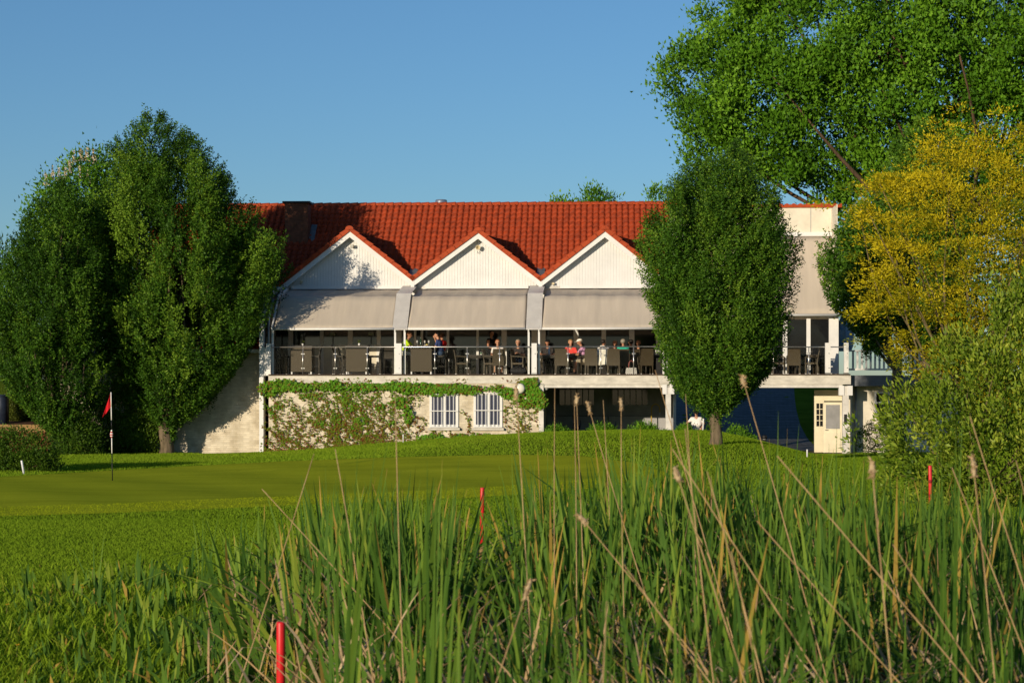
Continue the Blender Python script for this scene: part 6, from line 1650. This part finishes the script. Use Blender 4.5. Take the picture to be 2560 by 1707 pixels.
reed_specs = [
    (238, 20.6, [(178, 1366, .014, .2), (232, 1352, .014, .1), (252, 1330, .014, .1), (272, 1395, .013, .2), (215, 1400, .012, .3)], 'lone little cattail tuft standing in the lawn at the far left'),
    (505, 19.5, [(475, 1282, .015, .2), (510, 1285, .015, .1), (545, 1275, .015, .3), (520, 1300, .013, .2), (480, 1340, .012, .2), (545, 1330, .013, .2)], 'small cattail at the left tip of the reed bed'),
    (590, 18.5, [(612, 1262, .016, .5), (575, 1320, .014, .2), (560, 1340, .014, .1), (620, 1330, .014, .2), (640, 1290, .014, .3)], 'cattail with a curled yellowing tip left of the nearest red stake'),
    (850, 8.2, [(826, 1170, .016, .1), (850, 1190, .016, .1), (900, 1140, .017, .3), (950, 1105, .018, .5), (985, 1095, .017, .6), (815, 1250, .015, .1), (880, 1230, .014, .1), (905, 1225, .015, .2)], 'tall cattail with one long leaf sweeping right, left of the middle stake'),
    (1060, 8.0, [(1058, 1150, .018, .1), (1082, 1195, .016, .1), (1105, 1155, .016, .2), (1140, 1145, .016, .4), (1030, 1230, .015, .2), (1085, 1250, .015, .1), (1130, 1230, .014, .3)], 'broad cattail clump just left of the middle red stake'),
    (1080, 6.6, [(1220, 1228, .016, .5), (1155, 1290, .016, .3), (1050, 1300, .017, .1), (1310, 1320, .015, .7), (1105, 1280, .016, .1), (1020, 1340, .015, .2)], 'cattail with leaves arching right in front of the middle red stake'),
    (1155, 4.9, [(1165, 1490, .024, .05), (1135, 1560, .015, .1), (1190, 1540, .014, .2)], 'close pale cattail leaf at the lower middle edge'),
    (1385, 5.0, [(1245, 1580, .018, .9), (1400, 1480, .016, .2), (1350, 1540, .015, .2)], 'close cattail with a leaf bent over to the left at the bottom edge'),
    (1480, 6.0, [(1470, 1440, .017, .2), (1440, 1480, .016, .2), (1505, 1455, .018, .1), (1540, 1470, .016, .3)], 'close cattail with an orange leaf tip left of the lowest dry stalk'),
    (1690, 5.4, [(1675, 1475, .018, .1), (1700, 1480, .016, .2), (1730, 1500, .016, .2)], 'close cattail with a browned tip beside leaning dry stalks'),
    (1930, 5.6, [(2010, 1395, .020, .5), (1965, 1460, .020, .1), (1860, 1515, .018, .2), (1900, 1500, .016, .1), (1990, 1480, .014, .2)], 'close cattail with a yellow-orange leaf leaning right'),
    (2080, 11.0, [(2040, 1130, .015, .1), (2070, 1110, .016, .1), (2120, 1100, .016, .3), (2095, 1060, .016, .2), (2150, 1140, .015, .3), (2020, 1170, .014, .1)], 'tall dark cattail in front of the open door'),
    (2140, 10.0, [(2140, 1075, .017, .1), (2160, 1045, .016, .2), (2105, 1090, .016, .3), (2175, 1130, .015, .2), (2120, 1150, .014, .1)], 'tall dark cattail before the low white wall at right'),
    (2375, 9.0, [(2350, 1030, .017, .2), (2375, 1060, .016, .1), (2400, 1075, .016, .1), (2420, 1050, .015, .2), (2340, 1110, .015, .2), (2440, 1120, .014, .3)], 'tall cattail in front of the willow bush'),
    (1935, 11.5, [(1945, 1030, .015, .1), (1960, 1075, .014, .1), (1990, 1065, .015, .2), (1925, 1100, .014, .1), (1910, 1130, .014, .2), (1975, 1120, .014, .2)], 'cattail reaching up before the dark driveway'),
    (1420, 12.0, [(1425, 1120, .014, .1), (1400, 1140, .014, .2), (1445, 1130, .014, .2), (1370, 1170, .013, .2), (1460, 1160, .013, .2)], 'cattail before the left part of the mound'),
    (1560, 11.0, [(1545, 1080, .014, .1), (1575, 1100, .014, .2), (1600, 1095, .014, .3), (1530, 1130, .013, .2), (1590, 1140, .013, .2)], 'cattail before the middle of the mound'),
    (1750, 11.0, [(1740, 1120, .014, .1), (1765, 1110, .014, .2), (1800, 1100, .014, .3), (1725, 1140, .013, .1), (1830, 1130, .013, .3)], 'cattail below the hornbeam trunk on the mound'),
    (1300, 12.5, [(1283, 1132, .014, .1), (1305, 1170, .014, .2), (1330, 1180, .014, .2), (1340, 1150, .014, .3)], 'slender cattail at the right side of the gap by the middle stake'),
]
for (px, Y_, lv, lab) in reed_specs: reed_thing(px, Y_, lv, lab)

# ---- dry stalks of last year, some with burst seed heads
M_stalk = mat('dry_stalk', (.46, .32, .16), .8, .2, 14, .1, col2=(.28, .17, .08), stretch=(1, 1, .4))
M_head = mat('cattail_fluff', (.46, .36, .22), .95, .3, 40, .05, .8, 60, col2=(.20, .13, .07))
stalks = [  # tip px, low px, depth, head?, label
    ((1855, 940), (1902, 1148), 7.5, 1, 'dry cattail stalk with the highest seed head, before the hornbeam crown'),
    ((1387, 970), (1388, 1140), 9.5, 0, 'thin bare dry stalk before the undercroft, left of the two joined stalks'),
    ((1441, 984), (1446, 1200), 9.0, 1, 'dry stalk with a shaggy head before the left dark window'),
    ((1436, 1000), (1434, 1180), 9.2, 0, 'bare dry stalk leaning against a headed one'),
    ((1468, 1005), (1512, 1145), 9.0, 1, 'dry stalk with a slanting seed head, leaning left'),
    ((1508, 1000), (1510, 1130), 10.5, 0, 'thin straight dry stalk before the blue hoses'),
    ((1553, 994), (1555, 1150), 9.0, 1, 'straight dry stalk with a short round head before the undercroft'),
    ((1638, 925), (1700, 1160), 8.5, 0, 'reddish thin stalk crossing the white terrace post'),
    ((1714, 985), (1718, 1150), 9.5, 0, 'bare dry stalk left of the golfer beyond the mound'),
    ((988, 985), (1004, 1310), 7.5, 0, 'tall bare dry stalk before the ivy wall left of the windows'),
    ((785, 1134), (701, 1398), 8.2, 0, 'bare dry stalk slanting down to the left over the green'),
    ((838, 1122), (897, 1480), 7.6, 0, 'bare dry stalk bending down to the right over the green'),
    ((655, 1222), (830, 1410), 8.5, 0, 'dry stalk fallen towards the left in the reed bed'),
    ((1290, 962), (1310, 1301), 8.0, 1, 'tall dry stalk with a ragged head before the round wall lamp'),
    ((1681, 1122), (1913, 1492), 6.0, 0, 'long dry stalk leaning left across the reed bed'),
    ((1686, 1165), (1853, 1662), 5.6, 1, 'leaning dry stalk with a small head at the right of centre'),
    ((1713, 1071), (1768, 1560), 6.0, 0, 'nearly upright long dry stalk right of centre'),
    ((1768, 1178), (1866, 1637), 5.6, 0, 'dry stalk leaning slightly left below the hornbeam'),
    ((1943, 1139), (2312, 1598), 5.8, 0, 'longest dry stalk slanting down to the lower right'),
    ((1892, 1301), (2117, 1479), 6.2, 0, 'thin brown stalk lying low across the reeds'),
    ((2179, 1150), (2219, 1705), 5.2, 1, 'thick upright dry stalk with a dark frayed head at right'),
    ((2232, 1360), (2410, 1641), 5.6, 0, 'short dry stalk slanting right at the lower right'),
    ((2380, 1169), (2504, 1569), 6.4, 0, 'dry stalk leaning left before the willow bush'),
    ((2431, 1139), (2457, 1688), 6.0, 1, 'upright dry stalk with a small head before the willow bush'),
    ((2425, 1040), (2560, 1496), 6.4, 0, 'tall dry stalk slanting to the right edge'),
    ((2540, 1150), (2566, 1300), 7.0, 0, 'dry stalk tip at the right edge'),
    ((1828, 1377), (1866, 1632), 5.6, 0, 'short broken dry stalk between leaning ones'),
    ((1560, 1411), (1649, 1530), 6.2, 0, 'low dry stalk slanting left of the orange-tipped cattail'),
    ((1446, 1285), (1600, 1469), 6.4, 1, 'dry stalk with a fat head leaning far left in the reed bed'),
    ((1328, 1446), (1245, 1657), 5.6, 1, 'dry stalk with a dark head leaning right, low in the middle'),
    ((1517, 1502), (1492, 1707), 4.8, 0, 'thick dry stalk at the bottom edge'),
]
for (a, b_, Y_, head, lab) in stalks:
    Y_ *= 1.2
    tip = Vector((wx(a[0], Y_), Y_, wz(a[1], Y_))); low = Vector((wx(b_[0], Y_), Y_-.12, wz(b_[1], Y_)))
    d = low-tip; g_ = gz(low.x, Y_)-.08
    foot = tip + d*((g_-tip.z)/d.z) if abs(d.z) > 1e-6 else low
    if abs(foot.x-low.x) > 1.6: foot = Vector((low.x+1.2*(1 if d.x > 0 else -1), Y_-.3, g_))
    rt = thing('dry_cattail_stalk', lab, 'dry stalk', foot)
    p0, p1 = Vector((0, 0, 0)), tip-foot; L = p1.length; mid = (low-foot)
    r = .0033
    bow = Vector((random.uniform(-.03, .03), random.uniform(-.05, .05), 0))
    pts = [p0.lerp(p1, t)+bow*math.sin(math.pi*t) for t in [i/9 for i in range(10)]]
    MB().tube(pts, [r*(1.15-.6*i/9) for i in range(10)], 7).build('stem', M_stalk, rt, True)
    if head:
        ax = (pts[-1]-pts[-3]).normalized(); hl = random.uniform(.045, .08); c0 = p1-ax*hl
        m_ = MB(); n_ = 9; pr = []
        for i in range(n_):
            t = i/(n_-1); rr = .0105*math.sin(math.pi*min(1, .12+.86*t))**.6*random.uniform(.72, 1.2)
            pr.append(rr)
        m_.tube([c0+ax*(hl*i/(n_-1)) + Vector((random.uniform(-.0015, .0015), 0, 0)) for i in range(n_)], pr, 10)
        m_.build('seed_head', M_head, rt, True)
        k = 46; Cc = np.array([(c0+ax*(hl*random.random()))[:] for _ in range(k)]); dr = gau(k, 3)
        V, Fq = leaf_quads(Cc, dr, gau(k, 3), .014+.012*rnd(k), .004+.004*rnd(k))
        tag(link('fluff', npmesh('fluff', V, Fq, M_dry, tint=np.repeat(rnd(k), 4)), rt), kind='stuff')
    # a dry sheath leaf on the stem
    V, Fq, _ = strips(np.array([[0., 0., .15]]), np.array([random.uniform(0, 6)]), np.array([min(L*.5, .7)]), np.array([.010]), np.array([.15]), np.array([.3]), 5)
    link('leaf', npmesh('leaf', V, Fq, M_dry, tint=np.full(12, random.uniform(.3, .8))), rt)
